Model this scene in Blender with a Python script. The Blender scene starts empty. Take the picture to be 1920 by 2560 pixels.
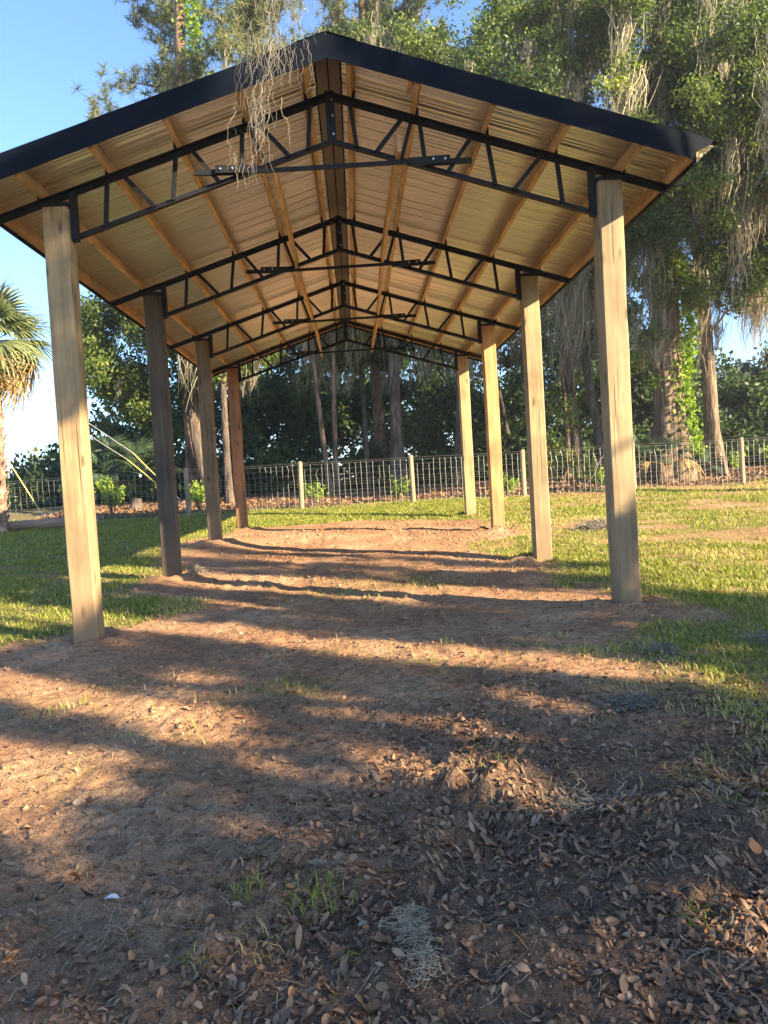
import bpy, math, random
import numpy as np
from mathutils import Vector, Matrix

SEED = 7
rng = np.random.default_rng(SEED)
random.seed(SEED)
scene = bpy.context.scene
COL = scene.collection

# ------------------------------------------------------------------ camera
YAW, PITCH, ROLL = 0.0314, -0.0385, -0.0588
fwd = Vector((math.sin(YAW) * math.cos(PITCH), math.cos(YAW) * math.cos(PITCH), math.sin(PITCH)))
right = Vector((math.cos(YAW), -math.sin(YAW), 0))
up = right.cross(fwd)
r2 = math.cos(ROLL) * right + math.sin(ROLL) * up
u2 = -math.sin(ROLL) * right + math.cos(ROLL) * up
cam_data = bpy.data.cameras.new("camera")
cam = bpy.data.objects.new("camera", cam_data)
COL.objects.link(cam)
cam.matrix_world = Matrix(((r2.x, u2.x, -fwd.x, 0.0377), (r2.y, u2.y, -fwd.y, -7.3041), (r2.z, u2.z, -fwd.z, 1.3402), (0, 0, 0, 1)))
cam_data.sensor_width = 36.0
cam_data.sensor_fit = 'AUTO'
cam_data.lens = 28.446
cam_data.clip_end = 2000.0
scene.camera = cam

# ------------------------------------------------------------------ sky, sun, exposure
SUN_EL = math.radians(23.0)
SUN_H = Vector((0.825, -0.565, 0)).normalized()
SUN = Vector((SUN_H.x * math.cos(SUN_EL), SUN_H.y * math.cos(SUN_EL), math.sin(SUN_EL)))
world = bpy.data.worlds.new("World")
scene.world = world
world.use_nodes = True
wn = world.node_tree
sky = wn.nodes.new("ShaderNodeTexSky")
sky.sky_type = 'NISHITA'
sky.sun_disc = False
sky.sun_elevation = SUN_EL
sky.sun_rotation = math.atan2(SUN_H.x, SUN_H.y)
sky.air_density = 1.0
sky.dust_density = 0.5
sky.ozone_density = 5.0
sky.altitude = 1200.0
wn.nodes["Background"].inputs[1].default_value = 0.09
wn.links.new(sky.outputs[0], wn.nodes["Background"].inputs[0])

sun_data = bpy.data.lights.new("sun", 'SUN')
sun_data.energy = 5.0
sun_data.angle = math.radians(0.55)
sun_data.color = (1.0, 0.80, 0.54)
sun = bpy.data.objects.new("sun", sun_data)
COL.objects.link(sun)
sun.rotation_euler = SUN.to_track_quat('Z', 'Y').to_euler()
sun.location = SUN * 40

scene.view_settings.view_transform = 'Standard'
scene.view_settings.look = 'None'
scene.view_settings.exposure = 2.3
scene.view_settings.gamma = 1.0
scene.view_settings.use_curve_mapping = False
scene.render.engine = 'CYCLES'
scene.cycles.use_denoising = True
scene.cycles.max_bounces = 6
scene.cycles.diffuse_bounces = 4
scene.cycles.glossy_bounces = 2
scene.cycles.transmission_bounces = 3
scene.cycles.transparent_max_bounces = 4
scene.cycles.use_adaptive_sampling = True
scene.cycles.adaptive_threshold = 0.015
scene.cycles.caustics_reflective = False
scene.cycles.caustics_refractive = False

# ------------------------------------------------------------------ helpers
def new_mat(name):
    m = bpy.data.materials.new(name)
    m.use_nodes = True
    return m, m.node_tree.nodes, m.node_tree.links, m.node_tree.nodes["Principled BSDF"]


def node(N, typ, **kw):
    n = N.new(typ)
    for k, v in kw.items():
        if hasattr(n, k):
            setattr(n, k, v)
    return n


def ramp(N, stops):
    r = N.new("ShaderNodeValToRGB")
    el = r.color_ramp.elements
    while len(el) < len(stops):
        el.new(0.5)
    for e, (p, c) in zip(el, stops):
        e.position = p
        e.color = (c[0], c[1], c[2], 1)
    return r


def mixc(N, L, fac, a, b, mode='MIX'):
    n = N.new("ShaderNodeMix")
    n.data_type = 'RGBA'
    n.blend_type = mode
    for sock, val in ((n.inputs[0], fac), (n.inputs[6], a), (n.inputs[7], b)):
        if isinstance(val, bpy.types.NodeSocket):
            L.new(val, sock)
        elif isinstance(val, (int, float)):
            sock.default_value = val
        else:
            sock.default_value = (val[0], val[1], val[2], 1)
    return n.outputs[2]


def noise_tex(N, L, vec, scale, detail=4, rough=0.55, mapping=None):
    if mapping:
        mp = N.new("ShaderNodeMapping")
        mp.inputs[3].default_value = mapping
        L.new(vec, mp.inputs[0])
        vec = mp.outputs[0]
    t = N.new("ShaderNodeTexNoise")
    t.inputs["Scale"].default_value = scale
    t.inputs["Detail"].default_value = detail
    t.inputs["Roughness"].default_value = rough
    L.new(vec, t.inputs[0])
    return t.outputs[0]


def bump(N, L, bsdf, height, strength, dist):
    b = N.new("ShaderNodeBump")
    b.inputs["Strength"].default_value = strength
    b.inputs["Distance"].default_value = dist
    L.new(height, b.inputs["Height"])
    L.new(b.outputs[0], bsdf.inputs["Normal"])


def wood_mat(name, dark, mid, light, axis=2, scale=1.0, knots=True):
    m, N, L, P = new_mat(name)
    tc = N.new("ShaderNodeTexCoord")
    info = N.new("ShaderNodeObjectInfo")
    off = N.new("ShaderNodeVectorMath")
    off.operation = 'MULTIPLY_ADD'
    comb = N.new("ShaderNodeCombineXYZ")
    for i in range(3):
        L.new(info.outputs["Random"], comb.inputs[i])
    L.new(comb.outputs[0], off.inputs[0])
    off.inputs[1].default_value = (17, 23, 31)
    L.new(tc.outputs["Object"], off.inputs[2])
    v = off.outputs[0]
    st = [34 * scale] * 3
    st[axis] = 1.3 * scale
    g = noise_tex(N, L, v, 1.0, 5, 0.6, st)
    st2 = [9 * scale] * 3
    st2[axis] = 0.7
    g2 = noise_tex(N, L, v, 1.0, 3, 0.5, st2)
    blot = noise_tex(N, L, v, 2.2, 3, 0.6)
    r = ramp(N, [(0.3, dark), (0.5, mid), (0.72, light)])
    add = N.new("ShaderNodeMath")
    add.operation = 'MULTIPLY_ADD'
    L.new(g, add.inputs[0])
    add.inputs[1].default_value = 0.55
    mul = N.new("ShaderNodeMath")
    mul.operation = 'MULTIPLY'
    L.new(g2, mul.inputs[0])
    mul.inputs[1].default_value = 0.45
    L.new(mul.outputs[0], add.inputs[2])
    L.new(add.outputs[0], r.inputs[0])
    rb = ramp(N, [(0.35, (0.72, 0.72, 0.72)), (0.65, (1.12, 1.08, 1.02))])
    L.new(blot, rb.inputs[0])
    c = mixc(N, L, 1.0, r.outputs[0], rb.outputs[0], 'MULTIPLY')
    if knots:
        vo = N.new("ShaderNodeTexVoronoi")
        mp = N.new("ShaderNodeMapping")
        sk = [7.0] * 3
        sk[axis] = 2.2
        mp.inputs[3].default_value = sk
        L.new(v, mp.inputs[0])
        L.new(mp.outputs[0], vo.inputs[0])
        vo.inputs["Scale"].default_value = 1.0
        rk = ramp(N, [(0.09, (1, 1, 1)), (0.19, (0, 0, 0))])
        L.new(vo.outputs["Distance"], rk.inputs[0])
        c = mixc(N, L, rk.outputs[0], c, tuple(x * 0.55 for x in dark))
    if axis == 2 and scale == 1.0:
        ck = noise_tex(N, L, v, 1.0, 2, 0.5, (26, 26, .55))
        rc = ramp(N, [(0.285, (1, 1, 1)), (0.32, (0, 0, 0))])
        L.new(ck, rc.inputs[0])
        c = mixc(N, L, rc.outputs[0], c, tuple(x * 0.38 for x in dark))
        st_ = noise_tex(N, L, v, 1.0, 5, 0.7, (5, 5, 1.1))
        rs = ramp(N, [(0.38, (0.55, 0.50, 0.46)), (0.5, (1, 1, 1)), (0.66, (1.0, 1.0, 1.0)), (0.74, (1.25, 1.3, 1.35))])
        L.new(st_, rs.inputs[0])
        c = mixc(N, L, 0.4, c, rs.outputs[0], 'MULTIPLY')
        sx = N.new("ShaderNodeSeparateXYZ"); L.new(tc.outputs["Object"], sx.inputs[0])
        mp2 = N.new("ShaderNodeMapRange"); mp2.inputs[1].default_value = 0.95; mp2.inputs[2].default_value = 0.15
        L.new(sx.outputs[2], mp2.inputs[0])
        mm = N.new("ShaderNodeMath"); mm.operation = 'MULTIPLY'
        L.new(mp2.outputs[0], mm.inputs[0]); L.new(blot, mm.inputs[1])
        c = mixc(N, L, mm.outputs[0], c, (0.22, 0.13, 0.075))
    # per-piece tint
    rt = ramp(N, [(0.0, (0.82, 0.82, 0.84)), (1.0, (1.15, 1.08, 1.0))])
    L.new(info.outputs["Random"], rt.inputs[0])
    c = mixc(N, L, 1.0, c, rt.outputs[0], 'MULTIPLY')
    L.new(c, P.inputs["Base Color"])
    P.inputs["Roughness"].default_value = 0.8
    bump(N, L, P, g, 0.35, 0.006)
    return m


def leaf_mat(name, stops, transl=0.35, attr="rnd", rough=0.55):
    m = bpy.data.materials.new(name)
    m.use_nodes = True
    N, L = m.node_tree.nodes, m.node_tree.links
    P = N["Principled BSDF"]
    at = N.new("ShaderNodeAttribute")
    at.attribute_name = attr
    r = ramp(N, stops)
    L.new(at.outputs["Fac"], r.inputs[0])
    L.new(r.outputs[0], P.inputs["Base Color"])
    P.inputs["Roughness"].default_value = rough
    P.inputs["Specular IOR Level"].default_value = 0.3
    if transl > 0:
        tr = N.new("ShaderNodeBsdfTranslucent")
        hs = N.new("ShaderNodeHueSaturation")
        hs.inputs["Value"].default_value = 1.3
        hs.inputs["Saturation"].default_value = 1.1
        L.new(r.outputs[0], hs.inputs["Color"])
        L.new(hs.outputs[0], tr.inputs[0])
        mx = N.new("ShaderNodeMixShader")
        mx.inputs[0].default_value = transl
        L.new(P.outputs[0], mx.inputs[1])
        L.new(tr.outputs[0], mx.inputs[2])
        L.new(mx.outputs[0], N["Material Output"].inputs[0])
    return m


def tag(o, label=None, cat=None, group=None, kind=None):
    if label: o["label"] = label
    if cat: o["category"] = cat
    if group: o["group"] = group
    if kind: o["kind"] = kind
    return o


def empty(name, loc=(0, 0, 0), parent=None):
    o = bpy.data.objects.new(name, None)
    o.empty_display_size = 0.2
    COL.objects.link(o)
    o.location = loc
    if parent: o.parent = parent
    return o


def link(name, me, parent=None, loc=None):
    o = bpy.data.objects.new(name, me)
    COL.objects.link(o)
    if parent:
        o.parent = parent
    if loc is not None:
        o.location = loc
    return o


def fast_mesh(name, V, F, mat, attrs=None, smooth=False, mats=None, mat_idx=None):
    """V (n,3), F (m,k) all faces with k corners."""
    V = np.asarray(V, dtype=np.float32)
    F = np.asarray(F, dtype=np.int32)
    me = bpy.data.meshes.new(name)
    m, k = F.shape
    me.vertices.add(len(V))
    me.vertices.foreach_set("co", V.ravel())
    me.loops.add(m * k)
    me.loops.foreach_set("vertex_index", F.ravel())
    me.polygons.add(m)
    me.polygons.foreach_set("loop_start", np.arange(0, m * k, k, dtype=np.int32))
    try:
        me.polygons.foreach_set("loop_total", np.full(m, k, dtype=np.int32))
    except Exception:
        pass
    if smooth:
        me.polygons.foreach_set("use_smooth", np.ones(m, dtype=bool))
    for mm in (mats or [mat]):
        me.materials.append(mm)
    if mat_idx is not None:
        me.polygons.foreach_set("material_index", np.asarray(mat_idx, dtype=np.int32))
    for an, av in (attrs or {}).items():
        a = me.attributes.new(an, 'FLOAT', 'POINT')
        a.data.foreach_set("value", np.asarray(av, dtype=np.float32))
    me.update(calc_edges=True)
    return me


class MB:
    """collects boxes, beams and tubes into one quad mesh"""
    def __init__(self):
        self.v, self.f = [], []

    def hexa(self, pts):
        b = len(self.v)
        self.v += [tuple(p) for p in pts]
        for q in ((0, 3, 2, 1), (4, 5, 6, 7), (0, 1, 5, 4), (1, 2, 6, 5), (2, 3, 7, 6), (3, 0, 4, 7)):
            self.f.append(tuple(b + i for i in q))
        return self

    def box(self, x0, x1, y0, y1, z0, z1):
        return self.hexa([(x0, y0, z0), (x1, y0, z0), (x1, y1, z0), (x0, y1, z0), (x0, y0, z1), (x1, y0, z1), (x1, y1, z1), (x0, y1, z1)])

    def beam(self, p0, p1, w, h, side=(0, 1, 0)):
        """w along side, h along the other perpendicular"""
        p0, p1 = Vector(p0), Vector(p1)
        d = (p1 - p0).normalized()
        s = Vector(side)
        s = (s - d * s.dot(d)).normalized()
        t = d.cross(s).normalized()
        a, b = s * (w / 2), t * (h / 2)
        return self.hexa([p0 - a - b, p0 + a - b, p0 + a + b, p0 - a + b, p1 - a - b, p1 + a - b, p1 + a + b, p1 - a + b])

    def prism(self, poly, y0, y1):
        """poly list of (x,z); quads only for sides, end caps fan as quads/tris (degenerate)"""
        n = len(poly)
        b = len(self.v)
        self.v += [(x, y0, z) for x, z in poly] + [(x, y1, z) for x, z in poly]
        for i in range(n):
            j = (i + 1) % n
            self.f.append((b + i, b + j, b + n + j, b + n + i))
        self.f.append(tuple(b + i for i in range(n))[::-1])
        self.f.append(tuple(b + n + i for i in range(n)))
        return self

    def tube(self, pts, radii, n=6, cap=True):
        pts = [Vector(p) for p in pts]
        b = len(self.v)
        ref = Vector((0.31, 0.2, 0.93))
        for i, p in enumerate(pts):
            d = (pts[min(i + 1, len(pts) - 1)] - pts[max(i - 1, 0)]).normalized()
            if abs(d.dot(ref)) > 0.9:
                ref = Vector((0.9, 0.3, 0.1))
            s = d.cross(ref).normalized()
            t = d.cross(s)
            for k in range(n):
                a = 2 * math.pi * k / n
                self.v.append(tuple(p + (s * math.cos(a) + t * math.sin(a)) * radii[i]))
        for i in range(len(pts) - 1):
            for k in range(n):
                k2 = (k + 1) % n
                self.f.append((b + i * n + k, b + i * n + k2, b + (i + 1) * n + k2, b + (i + 1) * n + k))
        if cap:
            self.f.append(tuple(b + k for k in range(n)))
            self.f.append(tuple(b + (len(pts) - 1) * n + k for k in range(n))[::-1])
        return self

    def mesh(self, name, mat, smooth=False):
        me = bpy.data.meshes.new(name)
        me.from_pydata(self.v, [], self.f)
        me.materials.append(mat)
        if smooth:
            me.polygons.foreach_set("use_smooth", np.ones(len(me.polygons), dtype=bool))
        me.update()
        return me

    def build(self, name, mat, parent=None, smooth=False, loc=None):
        return link(name, self.mesh(name, mat, smooth), parent, loc)


# numpy value noise --------------------------------------------------
_perm = np.random.default_rng(3).random((256, 256)).astype(np.float32)

def vnoise(x, y):
    xi, yi = np.floor(x).astype(int), np.floor(y).astype(int)
    fx, fy = x - xi, y - yi
    fx, fy = fx * fx * (3 - 2 * fx), fy * fy * (3 - 2 * fy)
    a = _perm[xi & 255, yi & 255]; b = _perm[(xi + 1) & 255, yi & 255]
    c = _perm[xi & 255, (yi + 1) & 255]; d = _perm[(xi + 1) & 255, (yi + 1) & 255]
    return (a * (1 - fx) + b * fx) * (1 - fy) + (c * (1 - fx) + d * fx) * fy - 0.5


def fbm(x, y, octv=4, gain=0.5):
    s, a = 0, 1.0
    for i in range(octv):
        s = s + a * vnoise(x * 2 ** i + 17.3 * i, y * 2 ** i + 5.1 * i)
        a *= gain
    return s


def sstep(a, b, x):
    t = np.clip((x - a) / (b - a), 0, 1)
    return t * t * (3 - 2 * t)


# ------------------------------------------------------------------ ground shape
GY = [-200, -9, -7.3, -4, 0, 3.34, 6.68, 10, 14, 16, 18.5, 24, 40, 1500]
GZ = [-2.0, -.26, -.2, -.09, .05, .19, .41, .47, .70, .86, 1.02, 1.15, 1.2, 1.2]
POSTS = [(-1, 0, .039), (-1, 1, .214), (-1, 2, .474), (-1, 3, .484), (1, 0, .072), (1, 1, .155), (1, 2, .362), (1, 3, .445)]
D = 3.338
HALF = 2.44
MOUNDS = [(0.62, -3.50, 0.26, .085), (0.42, -3.62, .2, .03), (0.30, -4.02, .15, .03), (-.3, -4.45, .22, .05), (-.62, -4.62, .25, .04), (1.35, -4.2, .35, .07),
          (0.05, -4.85, .2, .04), (.55, -4.9, .22, .05), (-.2, -4.0, .25, .03), (1.05, -2.3, .4, .05), (1.9, 2.2, .35, .05), (-1.5, 2.8, .5, .05),
          (-2.2, 3.2, .35, .05), (-3.0, .2, .3, .06), (2.9, -.2, .4, .05), (-2.5, -.05, .4, .05), (2.0, -.1, .35, .05)]

def base_z(x, y):
    return np.interp(y, GY, GZ)

def ground_z(x, y):
    x = np.asarray(x, dtype=float); y = np.asarray(y, dtype=float)
    z = np.interp(y, GY, GZ)
    z = 0.5 * z + 0.25 * np.interp(y - 0.8, GY, GZ) + 0.25 * np.interp(y + 0.8, GY, GZ)
    dist = np.hypot(x, y + 7.3)
    near = np.exp(-np.maximum(dist - 3, 0) / 9)
    z = z + 0.05 * fbm(x * 0.7, y * 0.7, 3)
    dirt = 1 - 0.75 * np.maximum(sstep(2.3, 3.0, np.abs(x)), sstep(10.2, 11, y))
    z = z + dirt * (0.022 * fbm(x * 2.6, y * 2.6, 3) + near * 0.024 * fbm(x * 9, y * 9, 3, 0.65))
    cl = fbm(x * 22 + 3, y * 22, 2, .6)
    z = z + dirt * near * 0.035 * np.clip(cl, -0.1, 0.6) * sstep(-.1, .25, fbm(x * 1.7 + 9, y * 1.7, 2))
    # tyre ruts running away from the camera with tread bars
    for cx, w in ((-.95, .17), (0.62, .17)):
        c = cx + 0.10 * np.sin(y * .5) + .03 * y
        r = np.exp(-((x - c) / w) ** 4)
        tread = 0.010 * np.sin(y * 2 * np.pi / .11 + 18 * np.abs(x - c))
        ridge = np.exp(-((np.abs(x - c) - w * 1.25) / .05) ** 2)
        env = sstep(-4.6, -4.2, y) * (1 - sstep(7.5, 9, y)) * sstep(-.25, .15, fbm(x * .3 + 4, y * .45, 2))
        env = env * (1 + 1.3 * sstep(-2.9, -3.5, y))
        z = z + env * (-0.014 * r + .7 * tread * r + 0.012 * ridge * (0.6 + fbm(x * 6, y * 6, 2)))
    for mx, my, mr, mh in MOUNDS:
        q = ((x - mx) ** 2 + (y - my) ** 2) / mr ** 2
        z = z + mh * np.exp(-q) * (1 + 1.1 * fbm(x * 8, y * 8, 3))
    for s, i, pz in POSTS:
        px, py = s * HALF, i * D
        d2 = (x - px) ** 2 + (y - py) ** 2
        w = np.exp(-d2 / 0.55)
        z = z * (1 - w) + w * (pz + .02 * fbm(x * 8, y * 8, 3))
        z = z + 0.045 * np.exp(-((np.sqrt(d2) - .28) / .13) ** 2) * (1 + 2.2 * fbm(x * 5, y * 5, 2))
    return z


GRX_Y = [-9, -5, -4, -2.8, -2, -1.4, -.7, .5, 2.1, 3.4, 4.2, 4.8, 5.6, 8.8, 10.3, 11.2]
GRX_X = [3.0, 2.0, 1.6, 1.75, 2.1, 1.8, 2.9, 2.6, 2.4, 2.6, 1.7, 1.9, 2.7, 2.4, 1.0, -3]
GLX_Y = [-9, -2, -.3, .1, .7, 1.2, 1.9, 2.4, 3.1, 3.7, 5.6, 8.2, 10.2, 10.8]
GLX_X = [-4.2, -4.0, -3.3, -2.95, -2.6, -1.9, -2.1, -3.0, -3.0, -2.6, -3.1, -3.2, -2.5, 3]
PATCH = [(-.45, -1.93, .32), (-1.19, -2.67, .3), (-1.5, -3.2, .28), (-2.1, -2.0, .4), (-.1, 1.7, .8), (.6, 2.0, .6), (-1.8, -1.4, .3), (.5, -1.5, .5),
         (-1.0, -2.2, .2), (1.3, -1.2, .35), (1.55, -3.0, .35), (1.9, -3.9, .4), (-.2, -1.2, .3)]

def grass_mask(x, y):
    n = 0.5 * fbm(x * 1.3, y * 1.3, 3) + .25 * fbm(x * 5, y * 5, 2)
    rgt = sstep(-.35, .35, x - np.interp(y, GRX_Y, GRX_X) + n * 1.2)
    lft = sstep(-.35, .35, np.interp(y, GLX_Y, GLX_X) - x + n * 1.2)
    g = np.maximum(rgt, lft)
    bald = sstep(0.12, 0.5, fbm(x * .55 + 31, y * .8 + 7, 3))
    g = g * (1 - 0.8 * bald * sstep(1.5, 5, np.abs(x)) * sstep(2, 4, y))
    g = g * (1 - .75 * sstep(-.12, .22, fbm(x * .8 + 3, y * 2.2 + 5, 3)) * sstep(2.8, 4.2, x) * sstep(.5, 5, y))
    g = g * (1 - 0.9 * sstep(14.2, 15.2, y + n) * (1 - 0.5 * sstep(4, 6, -x)))
    for px, py, r in PATCH:
        g = np.maximum(g, 0.55 * np.exp(-((x - px) ** 2 + (y - py) ** 2) / r ** 2) * sstep(-.3, .4, fbm(x * 6, y * 6, 2)))
    near = sstep(-1.5, -3.6, y)
    g = g * (1 - 0.45 * near)
    return np.clip(g, 0, 1)


def litter_mask(x, y):
    n = fbm(x * 1.1 + 5, y * 1.1, 3)
    m = sstep(-2.6, -5.2, y - 0.75 * x + n * 1.3)
    m = np.maximum(m, sstep(14.3, 15.0, y + n))
    return np.clip(m, 0, 1)


def axis_pts(segs):
    out = [segs[0][0]]
    for a, b, st in segs:
        n = max(1, int(round((b - a) / st)))
        out += list(np.linspace(a, b, n + 1)[1:])
    return np.array(out)


# ------------------------------------------------------------------ materials
def ground_material():
    m, N, L, P = new_mat("ground_soil")
    tc = N.new("ShaderNodeTexCoord")
    v = tc.outputs["Object"]
    n1 = noise_tex(N, L, v, 0.9, 5, 0.6)
    n2 = noise_tex(N, L, v, 14, 5, 0.65)
    n3 = noise_tex(N, L, v, 90, 3, 0.7)
    r1 = ramp(N, [(0.32, (0.27, 0.150, 0.083)), (0.5, (0.40, 0.235, 0.130)), (0.68, (0.50, 0.335, 0.203))])
    L.new(n1, r1.inputs[0])
    r2_ = ramp(N, [(0.3, (0.55, 0.52, 0.5)), (0.5, (1, 1, 1)), (0.72, (1.35, 1.3, 1.22))])
    L.new(n2, r2_.inputs[0])
    soil = mixc(N, L, 1.0, r1.outputs[0], r2_.outputs[0], 'MULTIPLY')
    r3 = ramp(N, [(0.35, (0.6, 0.58, 0.56)), (0.6, (1.15, 1.13, 1.1))])
    L.new(n3, r3.inputs[0])
    soil = mixc(N, L, 0.8, soil, r3.outputs[0], 'MULTIPLY')
    # humus under the leaf litter
    at = N.new("ShaderNodeAttribute"); at.attribute_name = "litter"
    rh = ramp(N, [(0.3, (0.08, 0.053, 0.036)), (0.7, (0.23, 0.153, 0.10))])
    L.new(n2, rh.inputs[0])
    hum = mixc(N, L, 0.8, rh.outputs[0], r3.outputs[0], 'MULTIPLY')
    soil = mixc(N, L, at.outputs["Fac"], soil, hum)
    # turf
    ag = N.new("ShaderNodeAttribute"); ag.attribute_name = "grass"
    n4 = noise_tex(N, L, v, 3.0, 4, 0.6)
    rg = ramp(N, [(0.3, (0.12, 0.15, 0.03)), (0.5, (0.22, 0.20, 0.06)), (0.68, (0.34, 0.25, 0.12))])
    L.new(n4, rg.inputs[0])
    turf = mixc(N, L, 0.9, rg.outputs[0], r3.outputs[0], 'MULTIPLY')
    col = mixc(N, L, ag.outputs["Fac"], soil, turf)
    L.new(col, P.inputs["Base Color"])
    P.inputs["Roughness"].default_value = 0.95
    P.inputs["Specular IOR Level"].default_value = 0.15
    ad = N.new("ShaderNodeMath"); ad.operation = 'MULTIPLY_ADD'
    L.new(n3, ad.inputs[0]); ad.inputs[1].default_value = 0.35
    L.new(n2, ad.inputs[2])
    bump(N, L, P, ad.outputs[0], 1.0, 0.045)
    return m


M = {}
M['post'] = wood_mat("treated_timber", (0.19, 0.142, 0.072), (0.33, 0.248, 0.13), (0.43, 0.335, 0.19), 2)
M['post_red'] = wood_mat("reddish_timber", (0.19, 0.085, 0.035), (0.32, 0.155, 0.065), (0.42, 0.22, 0.10), 2)
M['post_orange'] = wood_mat("orange_timber", (0.25, 0.125, 0.05), (0.42, 0.235, 0.10), (0.55, 0.38, 0.20), 2)
M['post_brown'] = wood_mat("weathered_timber", (0.085, 0.062, 0.04), (0.155, 0.115, 0.07), (0.22, 0.165, 0.10), 2)
M['post_shadowed'] = wood_mat("shadow_toned_timber", (0.045, 0.035, 0.026), (0.085, 0.066, 0.047), (0.13, 0.10, 0.07), 2)  # timber tone lowered so the colour carries the opposite post's shadow
M['purlin'] = wood_mat("pine_lumber", (0.46, 0.29, 0.14), (0.62, 0.42, 0.22), (0.72, 0.54, 0.32), 1, 1.0)
M['rake'] = wood_mat("pine_board", (0.40, 0.22, 0.085), (0.55, 0.33, 0.14), (0.66, 0.44, 0.21), 0, 1.0)
M['fencepost'] = wood_mat("fence_post_wood", (0.20, 0.16, 0.10), (0.33, 0.27, 0.17), (0.42, 0.36, 0.25), 2, 1.4)
M['log'] = wood_mat("weathered_log", (0.16, 0.11, 0.07), (0.30, 0.21, 0.14), (0.42, 0.32, 0.23), 0, 1.0)

def metal_mats():
    m, N, L, P = new_mat("black_painted_steel")
    tc = N.new("ShaderNodeTexCoord")
    n = noise_tex(N, L, tc.outputs["Object"], 9, 4, .6)
    r = ramp(N, [(0.3, (0.004, 0.0045, 0.006)), (0.7, (0.012, 0.0125, 0.014))])
    L.new(n, r.inputs[0]); L.new(r.outputs[0], P.inputs["Base Color"])
    P.inputs["Roughness"].default_value = 0.6
    P.inputs["Specular IOR Level"].default_value = 0.25
    M['steel'] = m
    m, N, L, P = new_mat("black_trim_metal")
    tc = N.new("ShaderNodeTexCoord")
    n = noise_tex(N, L, tc.outputs["Object"], 3, 4, .6)
    r = ramp(N, [(0.3, (0.003, 0.005, 0.009)), (0.7, (0.005, 0.008, 0.014))])
    L.new(n, r.inputs[0]); L.new(r.outputs[0], P.inputs["Base Color"])
    P.inputs["Roughness"].default_value = 0.55
    P.inputs["Specular IOR Level"].default_value = 0.06
    bump(N, L, P, n, 0.1, 0.02)
    M['trim'] = m
    m, N, L, P = new_mat("galvanised_sheet_underside")
    tc = N.new("ShaderNodeTexCoord")
    n = noise_tex(N, L, tc.outputs["Object"], 1.6, 4, .6)
    r = ramp(N, [(0.3, (0.91, 0.91, 0.90)), (0.7, (0.96, 0.96, 0.95))])
    L.new(n, r.inputs[0]); L.new(r.outputs[0], P.inputs["Base Color"])
    P.inputs["Metallic"].default_value = 0.62
    P.inputs["Roughness"].default_value = 0.3
    n2 = noise_tex(N, L, tc.outputs["Object"], 5, 2, .5, (0.5, 2, 1))
    bump(N, L, P, n2, 0.12, 0.02)
    M['sheet'] = m
    m, N, L, P = new_mat("ridge_cap_underside")
    P.inputs["Base Color"].default_value = (0.16, 0.13, 0.11, 1)
    P.inputs["Roughness"].default_value = 0.55
    M['cap_under'] = m
    m, N, L, P = new_mat("galvanised_wire")
    P.inputs["Base Color"].default_value = (0.55, 0.55, 0.53, 1)
    P.inputs["Metallic"].default_value = 0.62
    P.inputs["Roughness"].default_value = 0.45
    M['wire'] = m
    m, N, L, P = new_mat("yellow_guy_guard_plastic")
    P.inputs["Base Color"].default_value = (0.62, 0.45, 0.10, 1)
    P.inputs["Roughness"].default_value = 0.45
    M['yellow'] = m
    m, N, L, P = new_mat("zinc_bolt")
    P.inputs["Base Color"].default_value = (0.6, 0.6, 0.6, 1)
    P.inputs["Metallic"].default_value = 0.8
    P.inputs["Roughness"].default_value = 0.35
    M['bolt'] = m
metal_mats()

def bark_mat(name, a, b, c, sz=(9, 9, 1.6)):
    m, N, L, P = new_mat(name)
    tc = N.new("ShaderNodeTexCoord")
    g = noise_tex(N, L, tc.outputs["Object"], 1.0, 6, 0.65, sz)
    bl = noise_tex(N, L, tc.outputs["Object"], 0.9, 3, 0.6)
    r = ramp(N, [(0.36, a), (0.5, b), (0.64, c)])
    L.new(g, r.inputs[0])
    rb = ramp(N, [(0.35, (0.6, 0.62, 0.6)), (0.65, (1.15, 1.1, 1.05))])
    L.new(bl, rb.inputs[0])
    L.new(mixc(N, L, 1.0, r.outputs[0], rb.outputs[0], 'MULTIPLY'), P.inputs["Base Color"])
    P.inputs["Roughness"].default_value = 0.95
    bump(N, L, P, g, 1.0, 0.10)
    return m

M['bark'] = bark_mat("oak_bark", (0.035, 0.027, 0.022), (0.095, 0.072, 0.055), (0.19, 0.15, 0.115))
M['bark_pale'] = bark_mat("pale_bark", (0.075, 0.05, 0.035), (0.20, 0.14, 0.095), (0.40, 0.30, 0.21), (15, 15, 1.5))
M['bark_pine'] = bark_mat("pine_bark", (0.07, 0.045, 0.032), (0.21, 0.13, 0.085), (0.36, 0.24, 0.16), (6, 6, 2.2))
M['bark_palm'] = bark_mat("palm_bark", (0.14, 0.08, 0.055), (0.30, 0.19, 0.13), (0.45, 0.32, 0.23), (5, 5, 6))
M['leaf_oak'] = leaf_mat("oak_leaves", [(0.0, (0.026, 0.050, 0.016)), (0.45, (0.090, 0.138, 0.028)), (0.8, (0.20, 0.25, 0.048)), (1.0, (0.34, 0.36, 0.08))], 0.4)
M['leaf_dark'] = leaf_mat("shade_leaves", [(0.0, (0.024, 0.046, 0.018)), (0.6, (0.062, 0.105, 0.034)), (1.0, (0.16, 0.21, 0.055))], 0.35)
M['leaf_bright'] = leaf_mat("young_leaves", [(0.0, (0.07, 0.14, 0.02)), (0.5, (0.19, 0.30, 0.035)), (1.0, (0.36, 0.42, 0.07))], 0.4)
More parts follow.
